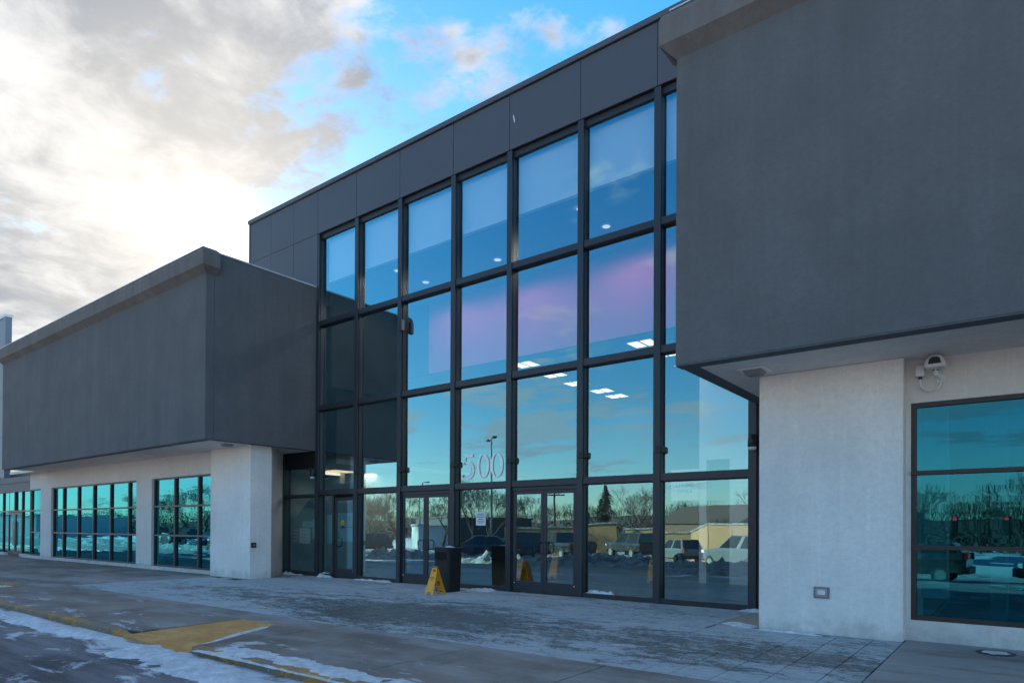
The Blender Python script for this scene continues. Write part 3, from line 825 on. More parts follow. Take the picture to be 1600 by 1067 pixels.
# ------------------------------------------------------------------ right wing
rw = root('side_wing', (2, -2, 0), 'right wing with a grey stucco overhang above a white pillar and brown framed window', 'building')
XR, XRE = -4.02, 13.0
wing_upper(rw, XR, XRE, 0, 0)
part('side_wall', 'stucco_grey', rw, (XR + .002, XR + .25, YF + .25, .0, ZB, 9.06))
coping(rw, XR, XRE, .30, None)
part('coping_flashing', 'cap_metal', rw, (XR - .06, XRE, YF - .12, YF + .28, 9.103, 9.125))
part('soffit', 'soffit', rw, (XR + .003, XRE, YF + .25, .0, ZB + .004, ZB + .12))
part('soffit_lip', 'stucco_grey', rw, (XR, XRE, YF + .003, YF + .25, ZB - .012, ZB))
part('roof', 'int_grey', rw, (XR + .26, XRE, YF + .26, 14, 8.7, 8.8))
part('pillar', 'stucco_white', rw, (-3.26, -1.30, -2.10, .3, -.02, ZB + .003), bevel=.012)
part('upper_band', 'white_wall', rw, (-1.30, XRE, -1.82, -1.6, 3.33, ZB + .003))
part('wall_strip', 'white_wall', rw, (-1.30, -1.24, -1.82, -1.6, .28, 3.33))
part('plinth', 'white_wall', rw, (-1.30, XRE, -1.85, -1.6, -.02, .28))
window(rw, -1.24, 4.4, (1.6,), -1.87, 'glass_teal_dark', (1.30, 2.345), 'bronze', 'bronze', .28, 3.33, .065)
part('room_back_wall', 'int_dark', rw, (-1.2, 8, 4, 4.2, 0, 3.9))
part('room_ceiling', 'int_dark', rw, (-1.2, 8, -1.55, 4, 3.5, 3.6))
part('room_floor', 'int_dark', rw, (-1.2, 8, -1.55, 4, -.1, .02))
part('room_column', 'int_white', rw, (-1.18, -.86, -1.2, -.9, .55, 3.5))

# ------------------------------------------------------------------ far building at the left edge
fb = root('far_building', (-46, -1, 0), 'pale blue panelled tower with glazed double doors beyond the left wing', 'building')
YT = -1.5
z = 4.02
while z < 12.0:
    z1 = min(z + 2.12, 12.45)
    for a, c in ((-60, -51), (-51, -46.2), (-46.2, -42.6)):
        part('panel', 'tower_panel', fb, (a + .01, c - .01, YT, YT + .06, z + .01, z1 - .01))
    z = z1
part('tower_wall', 'tower_panel', fb, (-60, -42.2, YT + .065, YT + .27, 4.0, 12.45))
part('corner_trim', 'tower_panel', fb, (-42.58, -42.18, YT - .02, YT + .06, 4.0, 12.45))
part('parapet_cap', 'cap_metal', fb, (-60, -42.14, YT - .05, YT + .31, 12.455, 12.60))
part('spandrel', 'spandrel', fb, (-60, -37.26, YT, YT + .3, 3.68, 3.98))
part('spandrel', 'spandrel', fb, (-60, -37.26, YT + .03, YT + .3, 3.22, 3.67))
for a, c in ((-46, -43.75), (-43.75, -42.45), (-42.45, -41.6), (-39.5, -38.3), (-38.3, -37.3)):
    part('mullion', 'win_frame', fb, (a - .04, a + .04, YT + .02, YT + .14, .12, 3.22))
    pane(a + .04, c - .04, .15, 2.22, fb, 'glass_teal', YT + .08); pane(a + .04, c - .04, 2.28, 3.2, fb, 'glass_teal', YT + .08)
part('transom', 'win_bar', fb, (-46, -37.3, YT + .0, YT + .13, 2.22, 2.28))
pane(-41.56, -39.54, 2.30, 3.2, fb, 'glass_teal', YT + .08)
part('mullion', 'win_frame', fb, (-40.6, -40.5, YT + .0, YT + .13, 2.28, 3.22))
part('plinth', 'white_wall', fb, (-39.45, -38.32, YT - .10, YT + .14, -.02, .13), (-46, -41.65, YT - .10, YT + .14, -.02, .13))
for s_, (a, c) in enumerate(((-41.55, -40.56), (-40.54, -39.55))):
    d = MB(); d.box(a, a + .10, YT + .02, YT + .08, .02, 2.2); d.box(c - .10, c, YT + .02, YT + .08, .02, 2.2); d.box(a + .1, c - .1, YT + .02, YT + .08, .02, .22); d.box(a + .1, c - .1, YT + .02, YT + .08, 2.08, 2.2)
    d = d.build('door', 'win_frame', fb); pane(a + .1, c - .1, .22, 2.08, d, 'glass_teal', YT + .05)
    h = MB(); xh = c - .05 if s_ == 0 else a + .05; h.tube([(xh, YT + .02, .5), (xh, YT - .05, .55), (xh, YT - .05, 1.7), (xh, YT + .02, 1.75)], .018, 6); h.build('handle', 'chrome', d)
part('inside_wall', 'int_dark', fb, (-60, -37.4, 3, 3.2, 0, 4)); part('inside_ceiling', 'int_dark', fb, (-60, -37.3, YT + .31, 3, 3.7, 3.95)); part('roof', 'int_dark', fb, (-60, -34.82, YT + .31, 14, 3.99, 4.2)); part('inside_wall', 'int_dark', fb, (-37.4, -37.22, YT + .31, 3.2, 0, 3.7)); part('inside_wall', 'int_dark', fb, (-60, -59.8, YT + .31, 3.2, 0, 3.7))  # unseen roof and walls added so sun cannot pass through the glass
b = MB(); b.tube([(-42.2, .1, 12.0), (-40.6, .2, 10.9)], .045, 6); b.tube([(-42.2, .0, 12.05), (-41.7, .0, 12.05)], .03, 6)
b.build('stay_pipe', 'black', fb)

# ------------------------------------------------------------------ fittings on the walls
def clip(x, z):
    b = MB(); b.box(x - .06, x + .06, -.015, .012, z - .075, z + .075); b.box(x - .02, x + .085, .0, .14, z - .06, z + .06)
    o = b.build('junction_box', 'black', bevel=.008); return o


bays = ['first full', 'second', 'third', 'fourth', 'fifth', 'sixth', 'last visible']
for i, (x, z, what) in enumerate([(-15.63, 3.15, 'left of the second bay'), (-13.72, 3.15, 'left of the first pair of double doors'),
                                  (-11.72, 3.18, 'left of the number 500'), (-9.86, 3.18, 'right of the number 500'),
                                  (-7.82, 3.18, 'right of the second double doors'), (-5.95, 3.18, 'beside the leasing office sign')]):
    tag(clip(x, z), 'small black box clipped to the mullion ' + what, 'junction box', 'black boxes on the mullions')
b = root('wall_speaker', (-13.6, 0, 7.14), 'black box speaker high on the mullion below the reflected roof edge', 'speaker')
part('cabinet', 'black', b, (-13.70, -13.60, -.09, .03, 6.97, 7.32), bevel=.025); part('grille', 'grey_plastic', b, (-13.598, -13.585, -.075, .02, 7.0, 7.29))


def mullion_lamp(x, y, z, label):
    r = root('wall_lamp', (x, y, z), label, 'wall lamp')
    b = MB(); b.lathe([(.03, .17), (.075, .15), (.085, .05), (.085, -.06), (.07, -.075)], (x, y - .10, z), 14); b.build('housing', 'black', r, smooth=True)
    b = MB(); b.lathe([(.076, -.07), (.072, -.10), (.045, -.125), (.01, -.13)], (x, y - .10, z), 14); b.build('lens', 'white_plastic', r, smooth=True)
    b = MB(); b.box(x - .04, x + .04, y - .03, y + .012, z - .05, z + .12); b.build('bracket', 'black', r)


mullion_lamp(-4.0, 0, 3.15, 'black lamp with a white lens on the mullion beside the white pillar')
mullion_lamp(-17.585, 0, 3.17, 'black lamp with a white lens on the mullion beneath the left grey overhang')


def soffit_light(x, y, label):
    r = root('soffit_light', (x, y, ZB), label, 'soffit light', 'square lights under the overhangs')
    b = MB(); hw = .20
    b.box(x - hw, x + hw, y - hw, y + hw, ZB - .025, ZB + .003); b.build('frame', 'white_plastic', r, bevel=.01)
    b = MB(); z0, z1 = ZB - .085, ZB - .026; a, c = .10, .14
    b.add([(x - a, y - a, z0), (x + a, y - a, z0), (x + a, y + a, z0), (x - a, y + a, z0), (x - c, y - c, z1), (x + c, y - c, z1), (x + c, y + c, z1), (x - c, y + c, z1)],
          [(0, 1, 2, 3), (4, 7, 6, 5), (0, 4, 5, 1), (1, 5, 6, 2), (2, 6, 7, 3), (3, 7, 4, 0)]); b.build('lens', 'grey_plastic', r)


soffit_light(-3.17, -2.62, 'square white light set in the soffit above the right pillar')
soffit_light(-18.15, -2.6, 'square white light set in the soffit above the left pillar')

# camera and its junction box over the right window
sc_ = root('security_camera', (-.93, -1.82, 3.72), 'white security camera with a black face above the brown framed window', 'camera')
cx, cy, cz = -.93, -2.02, 3.80
b = MB(); b.prism([(-.115, -.055), (.115, -.055), (.125, -.01), (.09, .075), (.045, .105), (-.045, .105), (-.09, .075), (-.125, -.01)], 'y', -.12, .13)
b.v = [Vector((cx + v.x, cy + v.y, cz + v.z)) for v in b.v]; b.build('housing', 'white_plastic', sc_, bevel=.012)
b = MB(); b.prism([(-.075, -.012), (.075, -.012), (.06, .055), (.03, .078), (-.03, .078), (-.06, .055)], 'y', -.135, -.12)
b.v = [Vector((cx + v.x, cy + v.y, cz + v.z)) for v in b.v]; b.build('face', 'black', sc_)
b = MB(); b.tube([(cx, cy + .02, cz - .055), (cx, cy + .03, cz - .12), (cx + .05, -1.86, cz - .16)], .028, 8); b.lathe([(.06, -.03), (.06, 0)], (cx + .05, -1.82, cz - .17), 12, 'y'); b.build('arm', 'white_plastic', sc_)
part('collar', 'black', sc_, (cx - .03, cx + .03, cy - .0, cy + .06, cz - .085, cz - .065))
jb = root('conduit_box', (-1.12, -1.82, 3.75), 'small white box and looping conduit feeding the camera over the window', 'junction box')
part('box', 'white_plastic', jb, (-1.175, -1.07, -1.92, -1.822, 3.68, 3.84), bevel=.006)
pts = [(-1.12, -1.88, 3.68)] + [(-1.12 + .125 + .125 * math.cos(math.pi + a), -1.88, 3.60 - .13 * math.sin(a)) for a in [math.pi * k / 12 for k in range(13)]] + [(-.87, -1.87, 3.65)]
b = MB(); b.tube(pts, .013, 8); b.build('conduit', 'white_plastic', jb, smooth=True)
b = MB(); b.tube([(-1.12, -1.88, 3.685), (-1.12, -1.88, 3.645)], .022, 8); b.build('connector', 'black', jb)

ob = root('outlet_box', (-2.34, -2.10, .60), 'grey weatherproof outlet box low on the right white pillar', 'outlet')
part('cover', 'grey_plastic', ob, (-2.455, -2.235, -2.118, -2.102, .525, .695), bevel=.004)
part('frame', 'chrome', ob, (-2.42, -2.27, -2.128, -2.119, .555, .565), (-2.42, -2.27, -2.128, -2.119, .655, .665), (-2.42, -2.41, -2.128, -2.119, .565, .655), (-2.28, -2.27, -2.128, -2.119, .565, .655))
part('lid', 'white_plastic', ob, (-2.40, -2.29, -2.130, -2.119, .575, .648), bevel=.006)
ib = root('intercom', (-17.9, -1.91, 1.0), 'small black button box on the side of the left white pillar', 'intercom')
part('case', 'black', ib, (-17.898, -17.85, -1.985, -1.83, .92, 1.065), bevel=.006); part('button', 'grey_plastic', ib, (-17.849, -17.842, -1.93, -1.88, .965, 1.02))

# snow-choked drain cover
dr = root('drain_cover', (-.26, -2.35, 0), 'round drain cover filled with snow below the right window', 'drain')
b = MB(); b.lathe([(.21, .0), (.21, .008), (.175, .008), (.175, .002)], (-.26, -2.35, .001), 24); b.build('rim', 'black', dr)
b = MB(); vs = []; n = 26
for k in range(n):
    a = 2 * math.pi * k / n; r_ = .165 * (.78 + .3 * random.random()); vs.append((-.26 + r_ * math.cos(a), -2.35 + r_ * math.sin(a), .010))
vs.append((-.26, -2.35, .03)); b.add(vs, [(k, (k + 1) % n, n) for k in range(n)]); b.build('snow_fill', 'snow', dr)

# ------------------------------------------------------------------ number 500 and papers on the glass
num = root('street_number', (-10.83, .14, 3.1), 'white street number 500 on the glass above the middle bay', 'street number')


def ring(cx, cz, rx, rz, ix, iz, par, name):
    n = 36; vs = []
    for y in (.132, .138):
        vs += [(cx + rx * math.cos(2 * math.pi * k / n), y, cz + rz * math.sin(2 * math.pi * k / n)) for k in range(n)]
        vs += [(cx + ix * math.cos(2 * math.pi * k / n), y, cz + iz * math.sin(2 * math.pi * k / n)) for k in range(n)]
    fs = []
    for k in range(n):
        j = (k + 1) % n
        fs += [(k, j, n + j, n + k), (2 * n + k, 3 * n + k, 3 * n + j, 2 * n + j), (k, 2 * n + k, 2 * n + j, j), (n + k, n + j, 3 * n + j, 3 * n + k)]
    b = MB(); b.add(vs, fs); return b.build(name, 'numeral', par)


ring(-10.80, 3.10, .205, .31, .122, .284, num, 'digit_zero'); ring(-10.355, 3.10, .205, .31, .122, .284, num, 'digit_zero')


def five(cx, cz):
    b = MB(); y0, y1 = .132, .138
    def poly(p): b.prism([(cx + x, cz + z) for x, z in p], 'y', y0, y1)
    poly([(-.10, .31), (.19, .31), (.165, .245), (-.105, .245)])                       # flag
    poly([(-.10, .245), (-.145, .07), (-.105, .07), (-.065, .245)])
    c = []; o_ = []
    pts = []
    for k in range(19):                                                                # bowl: a stroke of changing width
        a = R(128 - k * 15.2); rr = .185 if k < 12 else .20
        pts.append((-.02 + .19 * math.cos(a), -.085 + .20 * math.sin(a), 0.017 + .040 * max(0, math.sin(R(k / 18 * 180)))))
    for (p, q) in zip(pts, pts[1:]):
        dx, dz = q[0] - p[0], q[1] - p[1]; l = math.hypot(dx, dz); nx, nz = -dz / l, dx / l
        poly([(p[0] + nx * p[2], p[1] + nz * p[2]), (q[0] + nx * q[2] + dx * .05, q[1] + nz * q[2] + dz * .05), (q[0] - nx * q[2] + dx * .05, q[1] - nz * q[2] + dz * .05), (p[0] - nx * p[2], p[1] - nz * p[2])])
    b.lathe([(.045, y0), (.045, y1)], (cx - .165, 0, cz - .25), 12, 'y')
    return b.build('digit_five', 'numeral', num)


five(-11.31, 3.10)
nt2 = root('notice', (-10.87, .14, 1.77), 'white printed notice taped inside the glass below the number 500', 'notice')
part('sheet', 'paper', nt2, (-11.03, -10.715, .140, .1445, 1.60, 1.94))
for k in range(6):
    wd = (.12, .125, .12, .085, .12, .09)[k]
    part('text_line', 'grey_plastic', nt2, (-10.872 - wd, -10.872 + wd, .1375, .1395, 1.88 - k * .045, 1.902 - k * .045))

# ------------------------------------------------------------------ litter bin and folding signs
tb = root('litter_bin', (-11.0, -.92, 0), 'black square litter bin with snow on its lid beside the glass doors', 'litter bin')


def rsq(cx, cy, hx, hy, r, n=5):
    out = []
    for qx, qy, a0 in ((1, -1, -90), (1, 1, 0), (-1, 1, 90), (-1, -1, 180)):
        for k in range(n):
            a = R(a0 + 90 * k / (n - 1)); out.append((cx + qx * (hx - r) + r * math.cos(a), cy + qy * (hy - r) + r * math.sin(a)))
    return out


def loft(sections):
    b = MB(); n = len(sections[0][0]); vs = []
    for ring_, z in sections: vs += [(x, y, z) for x, y in ring_]
    fs = [tuple(range(n - 1, -1, -1)), tuple((len(sections) - 1) * n + k for k in range(n))]
    fs += [(i * n + k, i * n + (k + 1) % n, (i + 1) * n + (k + 1) % n, (i + 1) * n + k) for i in range(len(sections) - 1) for k in range(n)]
    return b.add(vs, fs)


bx, by = -11.0, -.92
loft([(rsq(bx, by, .215, .215, .06), .0), (rsq(bx, by, .225, .225, .06), .03), (rsq(bx, by, .242, .242, .06), .76)]).build('body', 'bin', tb)
loft([(rsq(bx, by, .246, .246, .06), .765), (rsq(bx, by, .246, .246, .06), .96), (rsq(bx, by, .252, .252, .06), .965), (rsq(bx, by, .252, .252, .06), 1.045), (rsq(bx, by, .235, .235, .05), 1.065)]).build('lid', 'bin', tb)
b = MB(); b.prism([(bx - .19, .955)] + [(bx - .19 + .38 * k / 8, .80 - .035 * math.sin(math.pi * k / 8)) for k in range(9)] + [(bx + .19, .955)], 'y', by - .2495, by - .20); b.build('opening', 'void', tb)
b = MB(); vs = []; n = 18
for k in range(n):
    a = 2 * math.pi * k / n; r_ = (.09 + .05 * random.random()); vs.append((bx + .03 + r_ * 1.3 * math.cos(a), by + r_ * math.sin(a), 1.066))
vs.append((bx + .03, by, 1.105)); b.add(vs, [(k, (k + 1) % n, n) for k in range(n)]); b.build('snow_cap', 'snow', tb)


def floor_sign(loc, rz, label):
    r = root('floor_sign', (0, 0, 0), label, 'floor sign', 'yellow folding wet floor signs')
    H, sp = .64, .20
    def panel(sgn):
        b = MB(); t = .012
        def q(poly): b.prism(poly, 'y', -t, 0)
        w0, w1 = .145, .085                                   # half widths, foot and top
        wx = lambda z: w0 + (w1 - w0) * z / H
        q([(-wx(0), 0), (-wx(0) + .07, 0), (-wx(.075) + .085, .075), (-wx(.075), .075)])
        q([(wx(0) - .07, 0), (wx(0), 0), (wx(.075), .075), (wx(.075) - .085, .075)])
        q([(-wx(.075), .075), (wx(.075), .075), (wx(.545), .545), (-wx(.545), .545)])
        q([(-wx(.545), .545), (-.045, .545), (-.045, .60), (-wx(.60), .60)])
        q([(.045, .545), (wx(.545), .545), (wx(.60), .60), (.045, .60)])
        q([(-wx(.60), .60), (wx(.60), .60), (wx(H) - .015, H), (-wx(H) + .015, H)])
        p = b.build('panel', 'yellow', r)
        p.rotation_euler = (math.atan2(sp, H) * -1 if sgn < 0 else math.atan2(sp, H), 0, 0)
        p.location = (0, -sp if sgn < 0 else sp, 0)
        if sgn > 0: p.rotation_euler.z = 0
        yy = -t - .0015 if sgn < 0 else .0015
        rz_ = 0 if sgn < 0 else math.pi
        def ch(o): return o
        text('caution_text', 'CAUTION', .042, 'ink', p, (0, yy, .475), (R(90), 0, rz_), .001)
        text('warning_text', 'WET', .04, 'ink', p, (0, yy, .215), (R(90), 0, rz_), .001)
        text('warning_text', 'FLOOR', .04, 'ink', p, (0, yy, .165), (R(90), 0, rz_), .001)
        b = MB(); y0, y1 = (yy - .001, yy + .001)
        T = [(0, .435), (-.085, .275), (.085, .275)]; I = [(0, .405), (-.062, .288), (.062, .288)]
        for i in range(3):
            j = (i + 1) % 3; b.prism([T[i], T[j], I[j], I[i]], 'y', y0, y1)
        b.prism([(-.005, .37), (.012, .365), (.02, .325), (.0, .325)], 'y', y0, y1); b.prism([(.0, .325), (.02, .325), (-.02, .295), (-.032, .298)], 'y', y0, y1)
        b.prism([(.012, .325), (.022, .33), (.042, .30), (.034, .296)], 'y', y0, y1); b.lathe([(.011, y0), (.011, y1)], (-.006, 0, .385), 8, 'y')
        b.prism([(-.03, .352), (-.028, .36), (.03, .345), (.028, .337)], 'y', y0, y1)
        b.build('slip_symbol', 'ink', p)
        return p
    panel(-1); panel(1)
    b = MB(); b.box(-.075, .075, -.02, .02, .628, .645); b.build('hinge', 'yellow', r, bevel=.006)
    r.location = loc; r.rotation_euler.z = rz
    return r


fs1 = floor_sign((-10.70, -1.66, 0), R(-4), 'yellow folding wet floor sign standing outside by the black litter bin')
fs2 = copy_tree(fs1); fs2.location = (-11.40, 4.30, -.004); fs2.rotation_euler.z = R(10); fs2['label'] = 'yellow wet floor sign seen through the right leaf of the second double doors'
fs3 = copy_tree(fs1); fs3.location = (-8.36, 4.75, -.004); fs3.rotation_euler.z = R(28); fs3['label'] = 'yellow wet floor sign inside the wide pane left of the leasing office sign'
fs4 = copy_tree(fs1); fs4.location = (-11.80, 3.1, -.004); fs4.rotation_euler.z = R(-5); fs4['label'] = 'yellow wet floor sign half hidden behind the left leaf of the second double doors'

# ------------------------------------------------------------------ inside: lamps, signs, boards
def troffer(x, y, z, label, mat='troffer', hx=.36, hy=.30, ang=0.):
    r = root('ceiling_light', (x, y, z), label, 'ceiling light', 'lit ceiling panels seen through the glass')
    part('frame', 'int_white', r, (x - hx - .04, x + hx + .04, y - hy - .04, y + hy + .04, z - .02, z + .03))
    l = bpy.data.lights.new('panel_light', 'AREA'); l.energy = 9 if z < 5 else 3.; l.size = hx * 2; l.shape = 'RECTANGLE'; l.size_y = hy * 2; l.color = (1., .88, .68)
    lo = bpy.data.objects.new('panel_light', l); COL.objects.link(lo); lo.parent = r; lo.location = (0, 0, -.04)
    for (a, c) in ((-hx, -.04), (.04, hx)): part('diffuser', mat, r, (x + a, x + c, y - hy, y + hy, z - .028, z - .021))
    return r


rows = [(-12.78, 4.59), (-12.85, 6.33), (-12.95, 7.97), (-12.85, 9.66), (-12.88, 10.9)]
wh = ['nearest the glass, left row', 'second, left row', 'third, half hidden by a mullion', 'fourth, left row', 'last, left row']
for (x, y), s_ in zip(rows, wh): troffer(x, y, 6.86, 'lit ceiling panel beneath the mauve wall, ' + s_)
for y, s_ in ((4.62, 'nearest the glass, right row'), (6.05, 'second, right row'), (7.9, 'third, right row')): troffer(-8.6, y, 6.86, 'lit ceiling panel beneath the mauve wall, ' + s_)
troffer(-20.02, 2.75, 3.6, 'warm lit ceiling panel low behind the first full bay', 'troffer_warm', .55, .55)
troffer(-20.1, 4.49, 3.6, 'pale lit ceiling panel low behind the second bay', 'troffer', .55, .55)
for i, (x, y) in enumerate([(-8.45, .95), (-8.42, 2.15), (-11.97, 2.12), (-14.88, 2.12), (-14.89, .95)]):
    lab = ['near the top of the sixth bay', 'low in the top pane beside the grey overhang', 'low in the top pane of the fourth bay', 'low in the top pane of the third bay', 'in the top pane of the second bay'][i]
    r = root('downlight', (x, y, 9.28), 'round recessed downlight ' + lab, 'downlight', 'downlights in the upper ceiling')
    b = MB(); b.lathe([(.16, 0), (.15, -.02), (.11, -.025)], (x, y, 9.28), 20); b.build('trim_ring', 'int_white', r)
    b = MB(); b.lathe([(.10, -.026), (.10, -.03)], (x, y, 9.28), 16); b.build('lamp', 'downlight', r)
    l = bpy.data.lights.new('downlight_glow', 'SPOT'); l.energy = 4 if y < 1.5 else 20; l.spot_size = R(178); l.spot_blend = .4; l.shadow_soft_size = .08; l.color = (1., .93, .82)
    lo = bpy.data.objects.new('downlight_glow', l); COL.objects.link(lo); lo.parent = r; lo.location = (0, 0, -.05)

ls = root('office_sign', (-7.7, 5.6, 2.8), 'white leasing office sign with a red band fixed to the white partition', 'sign')
part('board', 'paper', ls, (-8.18, -7.335, 5.62, 5.66, 2.36, 3.26)); part('band', 'redprint', ls, (-8.05, -7.45, 5.612, 5.619, 2.95, 3.14))
text('letters', 'LEASING', .135, 'ink', ls, (-7.75, 5.61, 2.80)); text('letters', 'OFFICE', .135, 'ink', ls, (-7.75, 5.61, 2.63))
text('letters', 'NAI', .17, 'paper', ls, (-7.75, 5.605, 3.045))

mb_ = root('menu_board', (-16.8, .5, 1.5), 'pale teal board lettered D and B behind the single glass door', 'board')
for a, c in ((1.98, 1.54), (1.525, 1.09)): part('board', 'teal_board', mb_, (-17.28, -16.32, .48, .52, c, a))
text('letter', 'D', .27, 'ink', mb_, (-17.0, .475, 1.78)); text('letter', 'B', .27, 'ink', mb_, (-17.02, .475, 1.29))
text('letter', 'I', .25, 'ink', mb_, (-16.48, .475, 1.79))
part('leg', 'black', mb_, (-17.2, -17.16, .525, .56, 0, 1.2), (-16.45, -16.41, .525, .56, 0, 1.2))
wk = root('letter_strip', (-16.8, .35, 2.4), 'dark strip with pale letters WALKIN above the single glass door', 'sign')
part('strip', 'int_dark', wk, (-17.68, -16.05, .34, .38, 2.20, 2.58)); text('letters', 'WALKIN', .20, 'paper', wk, (-16.60, .335, 2.345))
part('badge', 'redprint', wk, (-17.60, -17.20, .328, .339, 2.28, 2.56)); text('badge_letter', 'N', .20, 'paper', wk, (-17.40, .325, 2.42))
pr_ = root('poster_board', (-18.9, .36, 1.2), 'red and white poster pair behind the low left pane', 'poster')
part('red_sheet', 'redprint', pr_, (-19.33, -18.92, .35, .37, .99, 1.49)); part('white_sheet', 'paper', pr_, (-18.89, -18.33, .35, .37, 1.0, 1.49))
part('leg', 'black', pr_, (-18.93, -18.89, .38, .42, 0, 1.4))
for k in range(4):
    part('text_line', 'paper', pr_, (-19.22, -19.0, .347, .349, 1.40 - k * .11, 1.43 - k * .11)); part('text_line', 'grey_plastic', pr_, (-18.78, -18.45, .347, .349, 1.40 - k * .11, 1.42 - k * .11))
tl = root('wall_sheets', (-18.3, .5, 1.5), 'pale teal sheets pinned inside between the low pane and the door', 'poster')
part('sheet', 'teal_board', tl, (-18.95, -18.40, .50, .52, 1.52, 1.72), (-18.40, -18.10, .50, .52, 1.15, 1.80)); part('sheet', 'teal_board', tl, (-17.62, -17.36, .50, .52, 1.0, 1.92))
st_ = root('door_sticker', (-16.3, .095, 1.65), 'yellow and blue round sticker on the single glass door', 'sticker')
b = MB(); b.lathe([(.075, .0), (.075, .003)], (-16.32, .090, 1.67), 18, 'y'); b.build('disc', 'yellow', st_)
b = MB(); b.prism([(-16.43, 1.50), (-16.21, 1.50), (-16.27, 1.58), (-16.37, 1.58)], 'y', .090, .0935); b.build('tab', 'car_blue', st_)
part('band', 'ink', st_, (-16.36, -16.28, .0865, .0895, 1.655, 1.685))

# ------------------------------------------------------------------ the car park that the glass mirrors
def car(kind, paint, label, loc, rz):
    r = root('parked_car', (0, 0, 0), label, {'pickup': 'pickup truck'}.get(kind, 'car'), 'cars parked in the lot')
    if kind == 'sedan':
        L, W, belt, roof = 4.7, 1.82, .95, 1.45; st = [(-2.35, .42, .72, .70), (-2.1, .28, .92, .88), (-1.2, .24, .98, .91), (.9, .24, .95, .91), (1.6, .26, .84, .89), (2.2, .32, .70, .80), (2.35, .42, .58, .66)]
        gh = (-1.75, -1.0, .25, 1.15)
    elif kind == 'suv':
        L, W, belt, roof = 4.7, 1.9, 1.08, 1.74; st = [(-2.3, .45, 1.0, .82), (-2.15, .34, 1.10, .93), (-1.0, .30, 1.10, .95), (.9, .30, 1.08, .95), (1.75, .32, 1.0, .92), (2.2, .38, .86, .84), (2.35, .48, .70, .70)]
        gh = (-2.18, -1.85, .15, 1.0)
    else:
        L, W, belt, roof = 5.7, 1.98, 1.16, 1.86; st = [(-2.85, .55, 1.12, .92), (-2.75, .48, 1.16, .97), (-.6, .44, 1.16, .98), (.9, .44, 1.16, .98), (1.5, .44, 1.14, .97), (2.6, .5, 1.06, .93), (2.85, .58, .86, .84)]
        gh = (-2.6, -2.5, .55, 1.35) if 'topper' in label else (-.75, -.55, .55, 1.35)
    b = MB(); vs = []
    for x, z0, z1, w_ in st:
        vs += [(x, -w_ * .86, z0), (x, -w_, z0 + .12), (x, -w_, z1 - .16), (x, -w_ * .90, z1), (x, w_ * .90, z1), (x, w_, z1 - .16), (x, w_, z0 + .12), (x, w_ * .86, z0)]
    n = 8; fs = [tuple(range(n)), tuple((len(st) - 1) * n + k for k in range(n - 1, -1, -1))]
    fs += [(i * n + k, (i + 1) * n + k, (i + 1) * n + (k + 1) % n, i * n + (k + 1) % n) for i in range(len(st) - 1) for k in range(n)]
    b.add(vs, fs); b.build('body', paint, r, smooth=False)
    x0, x1, x2, x3 = gh; wb, wt = W / 2 * .90, W / 2 * .72; zb = belt - .03
    B = [(x0, -wb, zb), (x3, -wb, zb), (x3, wb, zb), (x0, wb, zb)]; T = [(x1, -wt, roof), (x2, -wt, roof), (x2, wt, roof), (x1, wt, roof)]
    b = MB(); b.add(B + T, [(0, 1, 2, 3), (4, 7, 6, 5), (0, 4, 5, 1), (1, 5, 6, 2), (2, 6, 7, 3), (3, 7, 4, 0)]); b.build('cabin', paint, r, bevel=.05)
    def quad(name, A, Bq, C_, D, inset=.12, out=.012):
        P = [Vector(q) for q in (A, Bq, C_, D)]; c = sum(P, Vector()) / 4; nrm = (P[1] - P[0]).cross(P[3] - P[0]).normalized()
        if nrm.dot(c - Vector(((x0 + x3) / 2, 0, (belt + roof) / 2))) < 0: nrm = -nrm
        Q = [p + (c - p) * inset + nrm * out for p in P]; Q2 = [q - nrm * .02 for q in Q]
        b = MB(); b.add(Q + Q2, [(0, 1, 2, 3), (7, 6, 5, 4), (0, 4, 5, 1), (1, 5, 6, 2), (2, 6, 7, 3), (3, 7, 4, 0)]); b.build(name, 'carglass', r)
    quad('windscreen', B[1], B[2], T[2], T[1]); quad('rear_window', B[3], B[0], T[0], T[3])
    for s_ in (-1, 1):
        f = lambda t, lo: (x0 + (x3 - x0) * t, s_ * wb, zb) if lo else (x1 + (x2 - x1) * t, s_ * wt, roof)
        quad('side_window', f(.03, 1), f(.48, 1), f(.48, 0), f(.05, 0), .13); quad('side_window', f(.52, 1), f(.97, 1), f(.96, 0), f(.52, 0), .13)
    rw_ = .40 if kind == 'pickup' else .34; wx = L * .305
    for x in (-wx, wx * 1.02):
        for s_ in (-1, 1):
            y = s_ * (W / 2 - .10)
            b = MB(); b.lathe([(rw_ * .7, -.12), (rw_, -.10), (rw_, .10), (rw_ * .7, .12)], (x, y, rw_), 18, 'y'); t_ = b.build('wheel', 'rubber', r)
            b = MB(); b.lathe([(rw_ * .62, -.125), (rw_ * .62, .125)], (x, y, rw_), 12, 'y'); b.build('rim', 'rim', t_)
    e = L / 2
    for s_ in (-1, 1):
        y = s_ * W * .36
        z = .72 if kind == 'sedan' else .9
        part('headlight', 'clear_lens', r, (e - .28, e + .0, y - .16, y + .16, z - .10, z + .06))
        part('tail_light', 'amber_lens', r, (-e - .01, -e + .25, y - .14, y + .14, z + .02, z + .22))
    part('bumper', 'black' if kind != 'sedan' else paint, r, (e - .12, e + .05, -W * .42, W * .42, .38, .58), (-e - .05, -e + .12, -W * .42, W * .42, .38, .60))
    if kind == 'pickup' and 'topper' not in label: part('bed_liner', 'void', r, (-2.6, -.85, -.78, .78, 1.10, 1.175))
    r.location = loc; r.rotation_euler.z = rz
    return r


def at(X, Y): return (X, Y, zg(Y))


